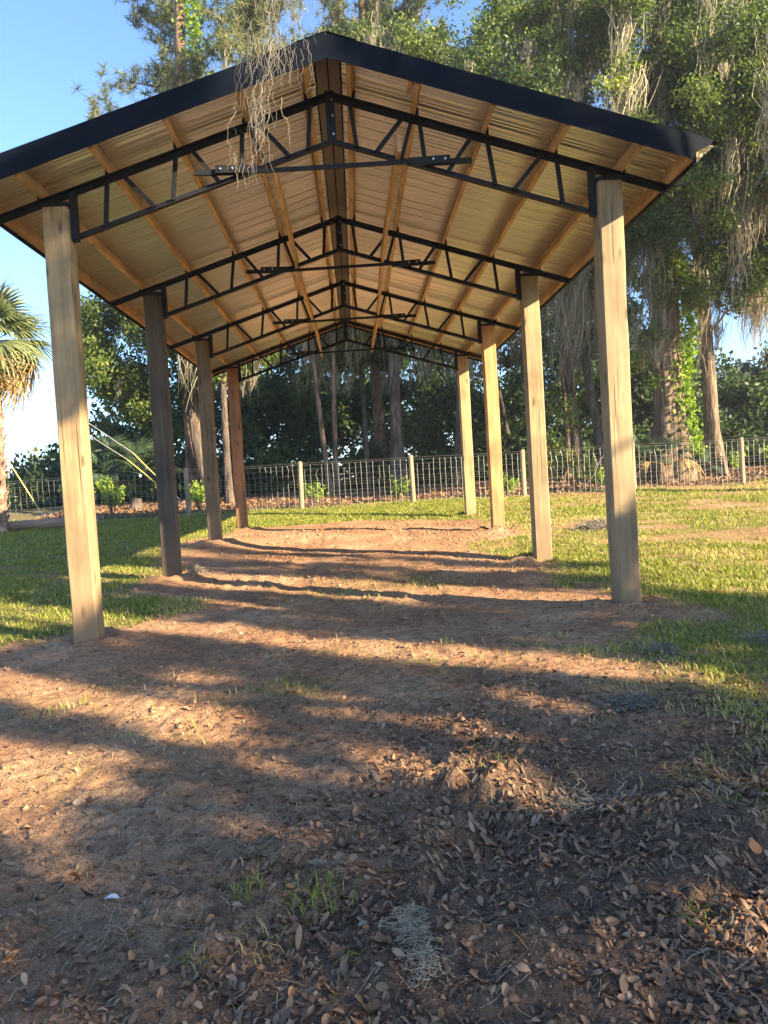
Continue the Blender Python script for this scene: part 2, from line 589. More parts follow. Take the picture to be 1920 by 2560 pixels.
M['needle'] = leaf_mat("pine_needles", [(0.0, (0.04, 0.065, 0.025)), (0.6, (0.12, 0.15, 0.05)), (1.0, (0.26, 0.23, 0.10))], 0.25)
M['moss'] = leaf_mat("spanish_moss", [(0.0, (0.11, 0.108, 0.082)), (0.5, (0.26, 0.24, 0.175)), (1.0, (0.48, 0.42, 0.295))], 0.3, rough=0.9)
M['moss_near'] = leaf_mat("spanish_moss_grey", [(0.0, (0.15, 0.14, 0.12)), (0.5, (0.29, 0.265, 0.215)), (1.0, (0.50, 0.44, 0.33))], 0.25, rough=0.9)
M['frond'] = leaf_mat("palm_frond", [(0.0, (0.07, 0.105, 0.045)), (0.5, (0.17, 0.205, 0.085)), (1.0, (0.32, 0.34, 0.16))], 0.3, rough=0.45)
M['frond_shaded'] = leaf_mat("shade_toned_palmetto", [(0.0, (0.02, 0.04, 0.025)), (0.5, (0.05, 0.085, 0.045)), (1.0, (0.11, 0.15, 0.07))], 0.25, rough=0.45)  # frond green lowered and blued, with shade put into the colour
M['frond_dry'] = leaf_mat("dry_palm_frond", [(0.0, (0.20, 0.12, 0.06)), (0.5, (0.38, 0.25, 0.10)), (1.0, (0.50, 0.36, 0.14))], 0.25)
M['grass'] = leaf_mat("grass_blades", [(0.0, (0.06, 0.10, 0.015)), (0.45, (0.17, 0.225, 0.03)), (0.72, (0.31, 0.32, 0.06)), (1.0, (0.52, 0.40, 0.17))], 0.35)
M['straw'] = leaf_mat("dry_straw", [(0.0, (0.13, 0.09, 0.05)), (0.5, (0.30, 0.21, 0.11)), (1.0, (0.50, 0.40, 0.24))], 0.1)
M['litter'] = leaf_mat("dead_leaves", [(0.0, (0.07, 0.038, 0.022)), (0.35, (0.18, 0.10, 0.055)), (0.65, (0.30, 0.185, 0.105)), (0.85, (0.42, 0.28, 0.17)), (1.0, (0.46, 0.17, 0.045))], 0.08, rough=0.5)
M['white_leaf'] = leaf_mat("bleached_leaf", [(0.0, (0.6, 0.6, 0.57)), (1.0, (0.7, 0.7, 0.67))], 0.1)
M['ground'] = ground_material()

# ------------------------------------------------------------------ ground mesh
gx = axis_pts([(-600, -60, 60), (-60, -14, 4), (-14, -5, .25), (-5, -1.6, .045), (-1.6, 1.6, .016), (1.6, 5, .045), (5, 14, .25), (14, 60, 4), (60, 600, 60)])
gy = axis_pts([(-150, -20, 20), (-20, -5.7, .6), (-5.7, -3.2, .016), (-3.2, 0, .028), (0, 5, .045), (5, 15, .09), (15, 30, .6), (30, 70, 6), (70, 1000, 90)])
GX, GYY = np.meshgrid(gx, gy)
GZZ = ground_z(GX, GYY)
nx, ny = len(gx), len(gy)
idx = np.arange(nx * ny).reshape(ny, nx)
Fq = np.stack([idx[:-1, :-1], idx[:-1, 1:], idx[1:, 1:], idx[1:, :-1]], -1).reshape(-1, 4)
Vg = np.stack([GX, GYY, GZZ], -1).reshape(-1, 3)
gm = fast_mesh("ground", Vg, Fq, M['ground'], {"grass": grass_mask(Vg[:, 0], Vg[:, 1]), "litter": litter_mask(Vg[:, 0], Vg[:, 1])}, smooth=True)
tag(link("ground", gm), "bare red dirt yard with grass edges and leaf litter", kind="structure")

# ------------------------------------------------------------------ pavilion
pav = tag(empty("open_pavilion"), "open pole pavilion with eight timber posts, black steel trusses and ribbed metal gable roof", "pavilion")
SL = 0.318                    # fall of the roof per metre
CA = 1 / math.sqrt(1 + SL * SL)
ZR = 4.787                    # top of the truss at the ridge
def zt(x): return ZR - SL * abs(x)
PH = 0.14                     # purlin depth
Y0, Y1 = -0.60, 10.62
EAVE = 3.10

# posts
post_mats = {(-1, 0): 'post', (-1, 1): 'post_shadowed', (-1, 2): 'post_brown', (-1, 3): 'post_red', (1, 0): 'post', (1, 1): 'post', (1, 2): 'post_orange', (1, 3): 'post'}
post_lbl = {(-1, 1): "post with the shadow on it put into its dark colour", (-1, 3): "reddish brown post", (1, 2): "orange post with pale scars"}
PW = 0.108
def post_mesh(seed, mat):
    r = random.Random(seed)
    mb = MB()
    zs = [-0.5] + [0.4 * k for k in range(0, 11)]
    zs = [z for z in zs if z < 3.7] + [3.88]
    ch = 0.012
    ring = []
    bow = r.uniform(-.012, .012); bow2 = r.uniform(-.012, .012); tw = r.uniform(-.03, .03)
    for z in zs:
        f = (z / 3.9)
        cx = bow * math.sin(f * 3.1) + r.uniform(-.0015, .0015)
        cy = bow2 * math.sin(f * 2.6)
        w = PW + r.uniform(-.002, .002)
        pts = [(-w + ch, -w), (w - ch, -w), (w, -w + ch), (w, w - ch), (w - ch, w), (-w + ch, w), (-w, w - ch), (-w, -w + ch)]
        a = tw * f
        ring.append([(cx + x * math.cos(a) - y * math.sin(a), cy + x * math.sin(a) + y * math.cos(a), z) for x, y in pts])
    for rg in ring:
        mb.v += rg
    for i in range(len(ring) - 1):
        for k in range(8):
            k2 = (k + 1) % 8
            mb.f.append((i * 8 + k, i * 8 + k2, (i + 1) * 8 + k2, (i + 1) * 8 + k))
    mb.f.append(tuple(range(8))[::-1])
    mb.f.append(tuple((len(ring) - 1) * 8 + k for k in range(8)))
    return mb.mesh("post", M[mat])
for s, i, pz in POSTS:
    o = link("post", post_mesh(11 * i + s, post_mats[(s, i)]), pav, (s * HALF, i * D - 0.0, 0))
    if (s, i) in post_lbl: o["label"] = post_lbl[(s, i)]

# trusses
CH = 0.055
def make_truss_meshes():
    out = {}
    mb = MB()
    for s in (-1, 1):
        # angle-iron chords: upright leg plus flange
        for (xa, xb, dz) in ((0.0, 2.985, -CH / 2), (0.0, 2.30, -0.44 + CH / 2)):
            off = 0.02
            mb.beam((s * xa, off, zt(xa) + dz), (s * xb, off, zt(xb) + dz), 0.008, CH, (0, 1, 0))
            top = dz + (CH / 2 if dz > -0.1 else -CH / 2)
            mb.beam((s * xa, -0.012, zt(xa) + top), (s * xb, -0.012, zt(xb) + top), 0.056, 0.007, (0, 1, 0))
    out['chords'] = mb.mesh("truss", M['steel'])
    webs = []
    for s in (-1, 1):
        for (xt, xb, w) in ((.175, .216, .036), (.642, .385, .036), (.717, .606, .034), (.785, .818, .036), (1.247, 1.013, .036), (1.38, 1.433, .036), (1.861, 1.596, .036), (1.995, 2.033, .036)):
            mb = MB()
            yo = -0.004 if w > .035 else -0.022
            mb.beam((s * xt, yo, zt(xt) - .03), (s * xb, yo, zt(xb) - .44 + .03), 0.030, w, (0, 1, 0))
            webs.append(mb.mesh("web", M['steel']))
    out['webs'] = webs
    mb = MB(); mb.box(-.041, .041, -.028, -.016, 4.345, 4.80)
    mb.box(-.006, .006, -.045, -.028, 4.36, 4.79)
    out['king'] = mb.mesh("king_plate", M['steel'])
    ends, seats, sleeves = [], [], []
    for s in (-1, 1):
        mb = MB(); mb.beam((s * 2.303, -.002, 3.60), (s * 2.303, -.002, zt(2.303) - .02), .05, .062, (0, 1, 0))
        ends.append(mb.mesh("end_plate", M['steel']))
        mb = MB(); mb.beam((s * 2.335, -.004, 3.907), (s * 2.57, -.004, 3.907), .12, .048, (0, 1, 0))
        mb.beam((s * 2.50, .0, 3.93), (s * 2.50, .0, zt(2.50) - .02), .05, .05, (0, 1, 0))
        seats.append(mb.mesh("post_seat", M['steel']))
        mb = MB()
        mb.beam((s * .66, -.075, 4.128), (s * 1.03, -.075, 4.128 + .012), .04, .065, (0, 1, 0))
        mb.beam((s * .80, -.05, 4.122), (s * 1.225, -.05, 4.130), .03, .046, (0, 1, 0))
        sleeves.append(mb.mesh("tie_sleeve", M['steel']))
    mb = MB(); mb.beam((-.70, -.055, 4.118), (.70, -.055, 4.140), .03, .034, (0, 1, 0))
    out['tie'] = mb.mesh("collar_tie", M['steel'])
    out['ends'], out['seats'], out['sleeves'] = ends, seats, sleeves
    mb = MB(); mb.tube([(0, 0, 0), (0, -.014, 0)], [.009, .009], 6)
    out['bolt'] = mb.mesh("bolt", M['bolt'])
    mb = MB(); mb.box(-.025, .025, -.012, .05, 0.0, .075); mb.beam((-.006, -.014, .04), (.012, -.05, .10), .012, .012)
    out['clip'] = mb.mesh("purlin_clip", M['steel'])
    return out
TM = make_truss_meshes()
PUR = [.17, .725, 1.34, 1.95, 2.555, 2.965]
for i in range(4):
    t = link("truss", TM['chords'], pav, (0, i * D, 0))
    for w in TM['webs']: link("web", w, t)
    link("king_plate", TM['king'], t); link("collar_tie", TM['tie'], t)
    for k in ('ends', 'seats', 'sleeves'):
        for me in TM[k]: link({'ends': 'end_plate', 'seats': 'post_seat', 'sleeves': 'tie_sleeve'}[k], me, t)
    for s in (-1, 1):
        for x in (.88, .985): link("bolt", TM['bolt'], t, (s * x, -.094, 4.138))
        for x in PUR: link("purlin_clip", TM['clip'], t, (s * (x + .032), 0, zt(x) - .005))
    for zz in (4.42, 4.58, 4.72): link("bolt", TM['bolt'], t, (.018, -.027, zz))

# purlins: upright boards across the trusses, their faces square to the slope
def rib_sag(r): return r.uniform(-.006, .006)
for s in (-1, 1):
    nrm = Vector((s * SL, 0, 1)).normalized()
    for j, x in enumerate(PUR):
        r = random.Random(5 * j + s)
        mb = MB()
        c = Vector((s * x, 0, zt(x))) + nrm * (PH / 2 + .001)
        w = 0.040 if j < 5 else 0.045
        n = 8
        prev = None
        for k in range(n):
            ya, yb = Y0 + .035 + (Y1 - Y0 - .07) * k / n, Y0 + .035 + (Y1 - Y0 - .07) * (k + 1) / n
            wa = math.sin(k * 1.3 + j) * .004 if 0 < k else 0
            wb = math.sin((k + 1) * 1.3 + j) * .004 if k + 1 < n else 0
            tdir = Vector((s * CA, 0, -SL * CA))
            mb.beam(c + tdir * wa + Vector((0, ya, 0)), c + tdir * wb + Vector((0, yb, 0)), PH - .004, w, nrm)
        mb.build("purlin", M['purlin'], pav)
# short block beside the first right purlin at the front
mb = MB(); cc = Vector((.665, -.32, zt(.665))) + Vector((SL, 0, 1)).normalized() * .08
mb.beam(cc, cc + Vector((0, -.22, 0)), .11, .036, (SL, 0, 1)); mb.build("spacer_block", M['purlin'], pav)
# rake boards under the sheets at both gable ends
for yb in (Y0 + .016, Y1 - .016):
    for s in (-1, 1):
        mb = MB()
        n_ = Vector((s * SL, 0, 1)).normalized()
        a = Vector((s * .012, yb, zt(.012))) + n_ * .082
        b = Vector((s * 3.0, yb, zt(3.0))) + n_ * .082
        mb.beam(a, b, .034, .112, (0, 1, 0)); mb.build("rake_board", M['rake'], pav)

# ribbed sheets
SW = (Y1 - Y0 + .04) / 12
def sheet_mesh(s):
    prof = []
    y = 0.0
    pitch = SW / 4
    for k in range(4):
        b = k * pitch
        prof += [(b, 0), (b + .055, 0), (b + .058, .011), (b + .078, .011), (b + .081, 0), (b + .118, 0), (b + .121, .011), (b + .141, .011), (b + .144, 0),
                 (b + .172, 0), (b + .178, .040), (b + .220, .040), (b + .226, 0)]
    prof.append((SW, 0))
    nrm = np.array([s * SL, 0, 1.0]) * CA
    xs = [.075, EAVE]
    V = []
    for th in (0.0, 0.0035):
        for x in xs:
            base = np.array([s * x, 0, zt(x)]) + nrm * (PH + th)
            for (yy, h) in prof:
                V.append(base + nrm * h + np.array([0, yy, 0]))
    n = len(prof)
    F, MI = [], []
    for k in range(n - 1):
        F.append((k, k + 1, n + k + 1, n + k)); MI.append(0)
        F.append((2 * n + k, 2 * n + k + 1, 3 * n + k + 1, 3 * n + k)); MI.append(1)
    F.append((0, n, 3 * n, 2 * n)); MI.append(1)
    F.append((n - 1, 2 * n - 1, 4 * n - 1, 3 * n - 1)); MI.append(1)
    for k in range(n - 1):
        F.append((n + k, n + k + 1, 3 * n + k + 1, 3 * n + k)); MI.append(1)
    return fast_mesh("roof_sheet", V, F, None, mats=[M['sheet'], M['trim']], mat_idx=MI)
for s in (-1, 1):
    me = sheet_mesh(s)
    for k in range(12):
        link("roof_sheet", me, pav, (0, Y0 - .02 + k * SW, 0))
# ridge cap
mb = MB()
for s in (-1, 1):
    n_ = Vector((s * SL, 0, 1)).normalized()
    a = Vector((0, 0, zt(0))) + Vector((0, 0, 1)) * (PH + .060)
    b = Vector((s * .19, 0, zt(.19))) + n_ * (PH + .052)
    mb.hexa([a + Vector((0, Y0 - .035, -.004)), b + Vector((0, Y0 - .035, -.004)), b + Vector((0, Y1 + .035, -.004)), a + Vector((0, Y1 + .035, -.004)),
             a + Vector((0, Y0 - .035, .0)), b + Vector((0, Y0 - .035, .0)), b + Vector((0, Y1 + .035, .0)), a + Vector((0, Y1 + .035, .0))])
mb.build("ridge_cap", M['trim'], pav)
mb = MB()
for s in (-1, 1):
    mb.beam((s * .055, (Y0 + Y1) / 2 - 5.55, zt(.055) + PH - .012), (s * .055, (Y0 + Y1) / 2 + 5.55, zt(.055) + PH - .012), .10, .005, (1, 0, -s * SL))
mb.build("ridge_flashing", M['cap_under'], pav)
# rake trims on the gable edges
for yf, dy in ((Y0 - .024, -1), (Y1 + .024, 1)):
    for s in (-1, 1):
        zo = PH / CA + .012
        top = [(0.0 if s > 0 else 0.0, zt(0) + zo + .008), (3.135, zt(3.135) + zo + .004)]
        poly = [(0.0, zt(0) + zo + .036), (3.135, zt(3.135) + zo + .036), (3.125, zt(3.13) + zo + .0), (2.985, zt(2.985) + zo - .105), (2.965, zt(2.965) + zo - .168), (0.0, zt(0) + zo - .168)]
        poly = [(s * x, z) for x, z in poly]
        if s < 0: poly = poly[::-1]
        mb = MB()
        mb.prism(poly, yf - .003, yf + .003)
        # top flange lying over the sheet edge
        n_ = Vector((s * SL, 0, 1)).normalized()
        a = Vector((s * .2, yf - dy * .055, zt(.2))) + n_ * (PH + .047)
        b = Vector((s * 3.13, yf - dy * .055, zt(3.13))) + n_ * (PH + .047)
        mb.beam(a, b, .10, .004, (0, 1, 0))
        mb.build("rake_trim", M['trim'], pav)
# drip trims along the eaves
for s in (-1, 1):
    mb = MB()
    x = 2.995
    mb.beam((s * x, Y0 - .01, zt(x) + .045), (s * x, Y1 + .01, zt(x) + .045), .008, .15, (1, 0, 0))
    mb.beam((s * (x - .012), Y0 - .01, zt(x) - .032), (s * (x - .012), Y1 + .01, zt(x) - .032), .03, .005, (1, 0, 0))
    mb.build("eave_trim", M['trim'], pav)

# loose boards lying on the collar ties
def loose_board(x, ya, yb, z, lbl, seed):
    r = random.Random(seed)
    mb = MB()
    n = 10
    for k in range(n):
        y_a, y_b = ya + (yb - ya) * k / n, ya + (yb - ya) * (k + 1) / n
        d0, d1 = .018 * math.sin(k * .9 + seed), .018 * math.sin((k + 1) * .9 + seed)
        mb.beam((x + d0, y_a, z + .07), (x + d1, y_b, z + .07), .036, .135, (1, 0, 0))
    tag(mb.build("loose_board", M['purlin']), lbl, "board", "loose boards on the collar ties")
loose_board(-.56, .02, 10.75, 4.152, "long pale pine board lying on the collar ties, left of the ridge", 1)
loose_board(.56, -.22, 10.55, 4.166, "long pale pine board lying on the collar ties, right of the ridge", 2)

# ------------------------------------------------------------------ fence behind the pavilion
FY = 14.0
fence = tag(empty("wire_fence", (0, FY, .7)), "woven wire field fence on round wooden posts behind the pavilion", "fence")
FX = [-4.39 + 2.945 * k for k in range(-7, 8)]
FZ = {}
def fz(x):
    k = round(x, 4)
    if k not in FZ: FZ[k] = float(ground_z(x, FY))
    return FZ[k]
mbp = MB(); mbp.tube([(0, 0, -.4), (0, 0, .4), (0, 0, 1.22), (0, 0, 1.245)], [.068, .066, .063, .052], 12)
fpm = mbp.mesh("fence_post", M['fencepost'], False)
for k, x in enumerate(FX):
    o = link("fence_post", fpm, fence, (x, 0, fz(x) - .7))
    r = random.Random(k); o.rotation_euler = (r.uniform(-.02, .02), r.uniform(-.025, .025), r.uniform(0, 3))
HW = [.04, .13, .23, .34, .46, .59, .66, .73, .88, 1.03, 1.15]
for k in range(len(FX) - 1):
    xa, xb = FX[k], FX[k + 1]
    r = random.Random(k + 50)
    mb = MB()
    def gz_(x): return (fz(xa) * (xb - x) + fz(xb) * (x - xa)) / (xb - xa) - .7
    for j, h in enumerate(HW):
        sag = r.uniform(.0, .02)
        P_ = []
        for q in range(7):
            x = xa + (xb - xa) * q / 6
            P_.append((x, -.075 + r.uniform(-.006, .006), gz_(x) + h - sag * math.sin(math.pi * q / 6) + r.uniform(-.005, .005)))
        mb.tube(P_, [.0032 if j in (0, len(HW) - 1) else .0020] * 7, 3, False)
    ns = 20
    for q in range(1, ns):
        x = xa + (xb - xa) * q / ns
        kink = r.random() < .14
        P_ = []
        dx = r.uniform(-.012, .012)
        for h in HW[:-1] if r.random() < .3 else HW:
            P_.append((x + dx + (r.uniform(-.035, .035) if kink and h > .7 else r.uniform(-.005, .005)), -.075, gz_(x) + h))
        mb.tube(P_, [.0016] * len(P_), 3, False)
    mb.tube([(xa, -.05, gz_(xa) + 1.20), ((xa + xb) / 2, -.05, gz_((xa + xb) / 2) + 1.19), (xb, -.05, gz_(xb) + 1.20)], [.003] * 3, 3, False)
    mb.build("wire_mesh", M['wire'], fence)

# ------------------------------------------------------------------ foliage builders
def unit(a): return a / np.maximum(np.linalg.norm(a, axis=-1, keepdims=True), 1e-9)

def leaf_quads(P, size, g, aspect=0.5, flat=0.3, fold=0.25):
    """one folded diamond leaf at each point: V (4n,3), F (n,4)"""
    n = len(P)
    d = g.normal(size=(n, 3)); d[:, 2] -= 0.35; d = unit(d)
    nn = g.normal(size=(n, 3)); nn[:, 2] += flat * 3; nn = unit(nn)
    s = unit(np.cross(d, nn)); nn = np.cross(s, d)
    L = (size * g.uniform(.65, 1.35, n))[:, None] if np.isscalar(size) else (size * g.uniform(.7, 1.3, n))[:, None]
    w = L * aspect / 2
    b = P - d * L * .5; t = P + d * L * .5
    l = P - s * w - nn * w * fold; r = P + s * w - nn * w * fold
    V = np.stack([b, r, t, l], 1).reshape(-1, 3)
    F = np.arange(4 * n).reshape(n, 4)
    return V, F

def clump_points(C, Rr, per, g, squash=.75):
    """points in puffy clumps, denser to the outside"""
    C = np.asarray(C); n = len(C)
    per = np.broadcast_to(np.asarray(per), (n,))
    id_ = np.repeat(np.arange(n), per)
    d = unit(g.normal(size=(len(id_), 3)))
    r = g.uniform(0, 1, len(id_)) ** 0.55
    off = d * (r * np.asarray(Rr)[id_])[:, None]
    off[:, 2] *= squash
    # twig-like sub clusters
    k = 9
    sub = unit(g.normal(size=(n, k, 3))) * (np.asarray(Rr)[:, None, None]) * g.uniform(.35, .95, (n, k, 1))
    pick = g.integers(0, k, len(id_))
    sp = sub[id_, pick]; sp[:, 2] *= squash
    mixw = (g.random(len(id_)) < .7)[:, None]
    jit = g.normal(size=(len(id_), 3)) * (np.asarray(Rr)[id_] * .2)[:, None]
    return C[id_] + np.where(mixw, sp + jit, off), id_

def crown_mesh(name, C, Rr, per, size, mat, g, aspect=.5, bright=0.0, fold=.25):
    P, id_ = clump_points(C, Rr, per, g)
    V, F = leaf_quads(P, size, g, aspect, fold=fold)
    cl = g.normal(0, .16, len(C))[id_]
    rnd = np.clip(.45 + bright + cl + g.normal(0, .17, len(P)), 0, 1)
    return fast_mesh(name, V, F, mat, {"rnd": np.repeat(rnd, 4)})

def strands(A, Ls, g, width=.014, seg=5, lean=(0, 0), wig=.05, taper=True, pull=None):
    """hanging ribbons: A (n,3) anchors, Ls lengths"""
    n = len(A)
    t = np.linspace(0, 1, seg + 1)
    ph = g.uniform(0, 6.28, (n, 2)); fr = g.uniform(1.2, 3.4, (n, 2)); am = g.uniform(.2, 1, (n, 2)) * wig * Ls[:, None]
    lx = np.asarray(lean)[0] * Ls + g.normal(0, .06, n) * Ls
    ly = np.asarray(lean)[1] * Ls + g.normal(0, .06, n) * Ls
    X = A[:, 0, None] + am[:, 0, None] * (np.sin(ph[:, 0, None] + fr[:, 0, None] * t * 3) - np.sin(ph[:, 0, None])) + lx[:, None] * t ** 1.3
    Y = A[:, 1, None] + am[:, 1, None] * (np.sin(ph[:, 1, None] + fr[:, 1, None] * t * 3) - np.sin(ph[:, 1, None])) + ly[:, None] * t ** 1.3
    Z = A[:, 2, None] - Ls[:, None] * t
    P = np.stack([X, Y, Z], -1)
    if pull is not None:
        P = P - pull[:, None, :] * (t ** .8)[None, :, None] * np.array([.8, .8, 0])
    P[:, 1:, :] += g.normal(0, .022, (n, seg, 3)) * np.array([1, 1, .6])
    ang = g.uniform(0, np.pi, n)
    sd = np.stack([np.cos(ang), np.sin(ang), np.zeros(n)], -1)[:, None, :]
    w = (width * g.uniform(.6, 1.4, n))[:, None] * ((1 - .75 * t ** 2)[None, :] if taper else np.ones((1, seg + 1)))
    V = np.stack([P - sd * w[..., None], P + sd * w[..., None]], 2).reshape(-1, 3)
    base = (np.arange(n) * (seg + 1) * 2)[:, None] + (np.arange(seg) * 2)[None, :]
    F = np.stack([base, base + 1, base + 3, base + 2], -1).reshape(-1, 4)
    return V, F, (seg + 1) * 2

def moss_mesh(name, A, Ls, per, spread, g, width=.014, lean=(-.10, 0.), mat=None, seg=6, wig=.05, tone=.0):
    n = len(A)
    id_ = np.repeat(np.arange(n), per)
    off = g.normal(size=(len(id_), 3)) * (spread * g.uniform(.5, 2.2, n))[id_][:, None] * np.array([1, .7, .5])
    ln = Ls[id_] * g.uniform(.05, 1.15, len(id_))
    V, F, k = strands(A[id_] + off, ln, g, width, seg, lean, wig, pull=off)
    rnd = np.clip(.62 + tone + g.normal(0, .18, n)[id_] + g.normal(0, .15, len(id_)), 0, 1)
    return fast_mesh(name, V, F, mat or M['moss'], {"rnd": np.repeat(rnd, k)})

def limb_skeleton(mb, trunk_nodes, ends, g, r0=.12, n=5):
    """connect each end point to the nearest existing node with a bent tapering limb"""
    nodes = [(Vector(p), r) for p, r in trunk_nodes]
    c0 = nodes[len(nodes) // 2][0]
    for e in sorted([Vector(e) for e in ends], key=lambda q: (q - c0).length):
        # attach below where possible
        best = min(nodes, key=lambda nd: (nd[0] - e).length + 1.5 * max(0, nd[0].z - e.z + .2))
        p, r = best
        L = (e - p).length
        ra = min(r * .7, max(.018, r0 * min(1, L / 4)))
        pts, rad = [], []
        sag = Vector((g.normal(0, .08) * L, g.normal(0, .08) * L, .10 * L))
        for k in range(5):
            t = k / 4
            q = p.lerp(e, t) + sag * math.sin(math.pi * t) + Vector(g.normal(0, .025 * L, 3)) * (1 if 0 < k < 4 else 0)
            pts.append(q); rad.append(ra * (1 - .78 * t) + .006)
        mb.tube(pts, rad, n, False)
        for k in (1, 2, 3, 4): nodes.append((pts[k], rad[k]))
    return nodes

def trunk_pts(base, top, r0, r1, g, n=9, bend=.12, flare=1.6):
    base, top = Vector(base), Vector(top)
    pts, rad = [], []
    b1, b2 = g.normal(0, bend), g.normal(0, bend)
    for k in range(n + 1):
        t = k / n
        p = base.lerp(top, t) + Vector((b1 * math.sin(t * 3.14) + .3 * b2 * math.sin(t * 6.3), b2 * math.sin(t * 3.14), 0))
        h = t * (top - base).length
        rr = r0 + (r1 - r0) * t
        rr *= 1 + (flare - 1) * math.exp(-h / .55)
        pts.append(p); rad.append(rr)
    pts.insert(0, base - Vector((0, 0, .4))); rad.insert(0, rad[0] * 1.15)
    return pts, rad

def trunk_tube(mb, pts, rad, n=14, lobes=0, g=None):
    b = len(mb.v)
    mb.tube(pts, rad, n, False)
    if lobes and g is not None:
        ph = g.uniform(0, 6.28)
        for i in range(len(pts)):
            c = Vector(pts[i])
            amt = max(0.07, .30 * math.exp(-max(0, i - 1) * 1.1))
            for k in range(n):
                v = Vector(mb.v[b + i * n + k]); a = 2 * math.pi * k / n
                v = c + (v - c) * (1 + amt * math.sin(lobes * a + ph) + .05 * math.sin(2.3 * a + i))
                mb.v[b + i * n + k] = tuple(v)

def make_tree(name, label, base, top, r0, r1, clumps, per, size, leafmat, barkmat, seed, moss=None, group=None, cat="tree", flare=1.6, lobes=0, extra=None, bend=.12, bright=0., limbs=None, moss_kw=None):
    g = np.random.default_rng(seed)
    root = tag(empty(name, base), label, cat, group)
    B = Vector(base)
    mb = MB()
    pts, rad = trunk_pts((0, 0, 0), Vector(top) - B, r0, r1, g, bend=bend, flare=flare)
    trunk_tube(mb, pts, rad, 16 if r0 > .2 else 9, lobes, g)
    C = np.array([c[:3] for c in clumps], float).reshape(-1, 3) - np.array(base) if len(clumps) else np.zeros((0, 3))
    Rr = np.array([c[3] for c in clumps], float) if len(clumps) else np.zeros(0)
    tn = [(p, r) for p, r in zip(pts[3:], rad[3:])]
    if len(C):
        pick = C if limbs is None else C[:limbs]
        nodes = limb_skeleton(mb, tn, [Vector(c) for c in pick], g, r0=max(.05, r0 * .5))
    else:
        nodes = tn
    link("trunk", mb.mesh("trunk", M[barkmat], True), root)
    if len(C):
        pr = np.maximum(8, (per * (Rr / Rr.mean()) ** 2).astype(int))
        link("crown", crown_mesh("crown", C, Rr, pr, size, M[leafmat], g, bright=bright), root)
    if moss:
        nA, Lm, perm, spread = moss
        src = []
        for _ in range(nA):
            if len(C) and g.random() < .65:
                i = g.integers(0, len(C)); p = C[i] + g.normal(0, .5, 3) * Rr[i] * [1, 1, .4]
            else:
                i = g.integers(len(tn), len(nodes)) if len(nodes) > len(tn) else g.integers(0, len(nodes))
                p = np.array(nodes[i][0])
            src.append(p)
        A = np.array(src)
        Ls = np.clip(g.gamma(3.0, Lm / 3.0, len(A)), .2, Lm * 2.2)
        Ls = np.minimum(Ls, np.maximum(.3, A[:, 2] - 3.3))
        kw = dict(width=.011, lean=(-.12, -.02), wig=.07); kw.update(moss_kw or {})
        perm = int(perm * 1.7)
        tag(link("spanish_moss", moss_mesh("spanish_moss", A, Ls, perm, spread, g, **kw), root), kind="stuff")
    return root

def ell(c, r, n, rc, g, zmin=None, shell=.45):
    out = []
    while len(out) < n:
        d = g.normal(size=3); d /= np.linalg.norm(d)
        t = g.uniform(shell, 1) ** .6
        p = np.array(c) + d * np.array(r) * t
        if zmin is not None and p[2] < zmin: continue
        out.append((p[0], p[1], p[2], rc * g.uniform(.65, 1.4)))
    return out

G1 = np.random.default_rng(21)
# big vine-clad oak right of the pavilion
cl = ell((8.6, 16.6, 12.0), (4.8, 3.0, 4.8), 120, .85, G1, 6.8)
cl += ell((10.5, 15.2, 7.8), (3.2, 2.0, 2.2), 34, .6, G1, 5.4)
cl += ell((8.6, 14.4, 11.0), (4.4, 1.2, 3.6), 46, .7, G1, 6.6)
cl += [(8.3, 15.6, 6.6, .55), (8.0, 15.5, 5.6, .5), (8.5, 15.5, 5.0, .55), (7.7, 15.8, 7.4, .6), (8.2, 15.5, 4.3, .4), (7.6, 16, 8.4, .7), (8.9, 15.4, 6.0, .5), (8.4, 15.5, 7.4, .6), (9.3, 15.4, 7.0, .5), (8.6, 15.4, 3.7, .35)]
vine = make_tree("live_oak", "massive live oak with bright green vine up its broad flared trunk, behind the right fence", (9.22, 16.0, .82), (9.65, 16.2, 16.5), .46, .16, cl, 820, .115, 'leaf_oak', 'bark_pale', 31,
                 moss=(165, 1.7, 32, .15), flare=1.65, lobes=5, bend=.25)
g = np.random.default_rng(8)
# climbing vine on that trunk
vp = []
for k in range(1500):
    z = g.uniform(.7, 1) if g.random() < .1 else g.uniform(.6, 6.5)
    side = .12 + .10 * math.sin(z * 1.7)
    a = g.normal(-.75, .42)
    rr = .46 + .12 * abs(g.normal())
    vp.append((side + rr * math.cos(a), rr * math.sin(a), z))
V, F = leaf_quads(np.array(vp), .13, g, .75, .2)
link("climbing_vine", fast_mesh("climbing_vine", V, F, M['leaf_bright'], {"rnd": np.repeat(np.clip(g.normal(.5, .2, len(vp)), 0, 1), 4)}), vine)

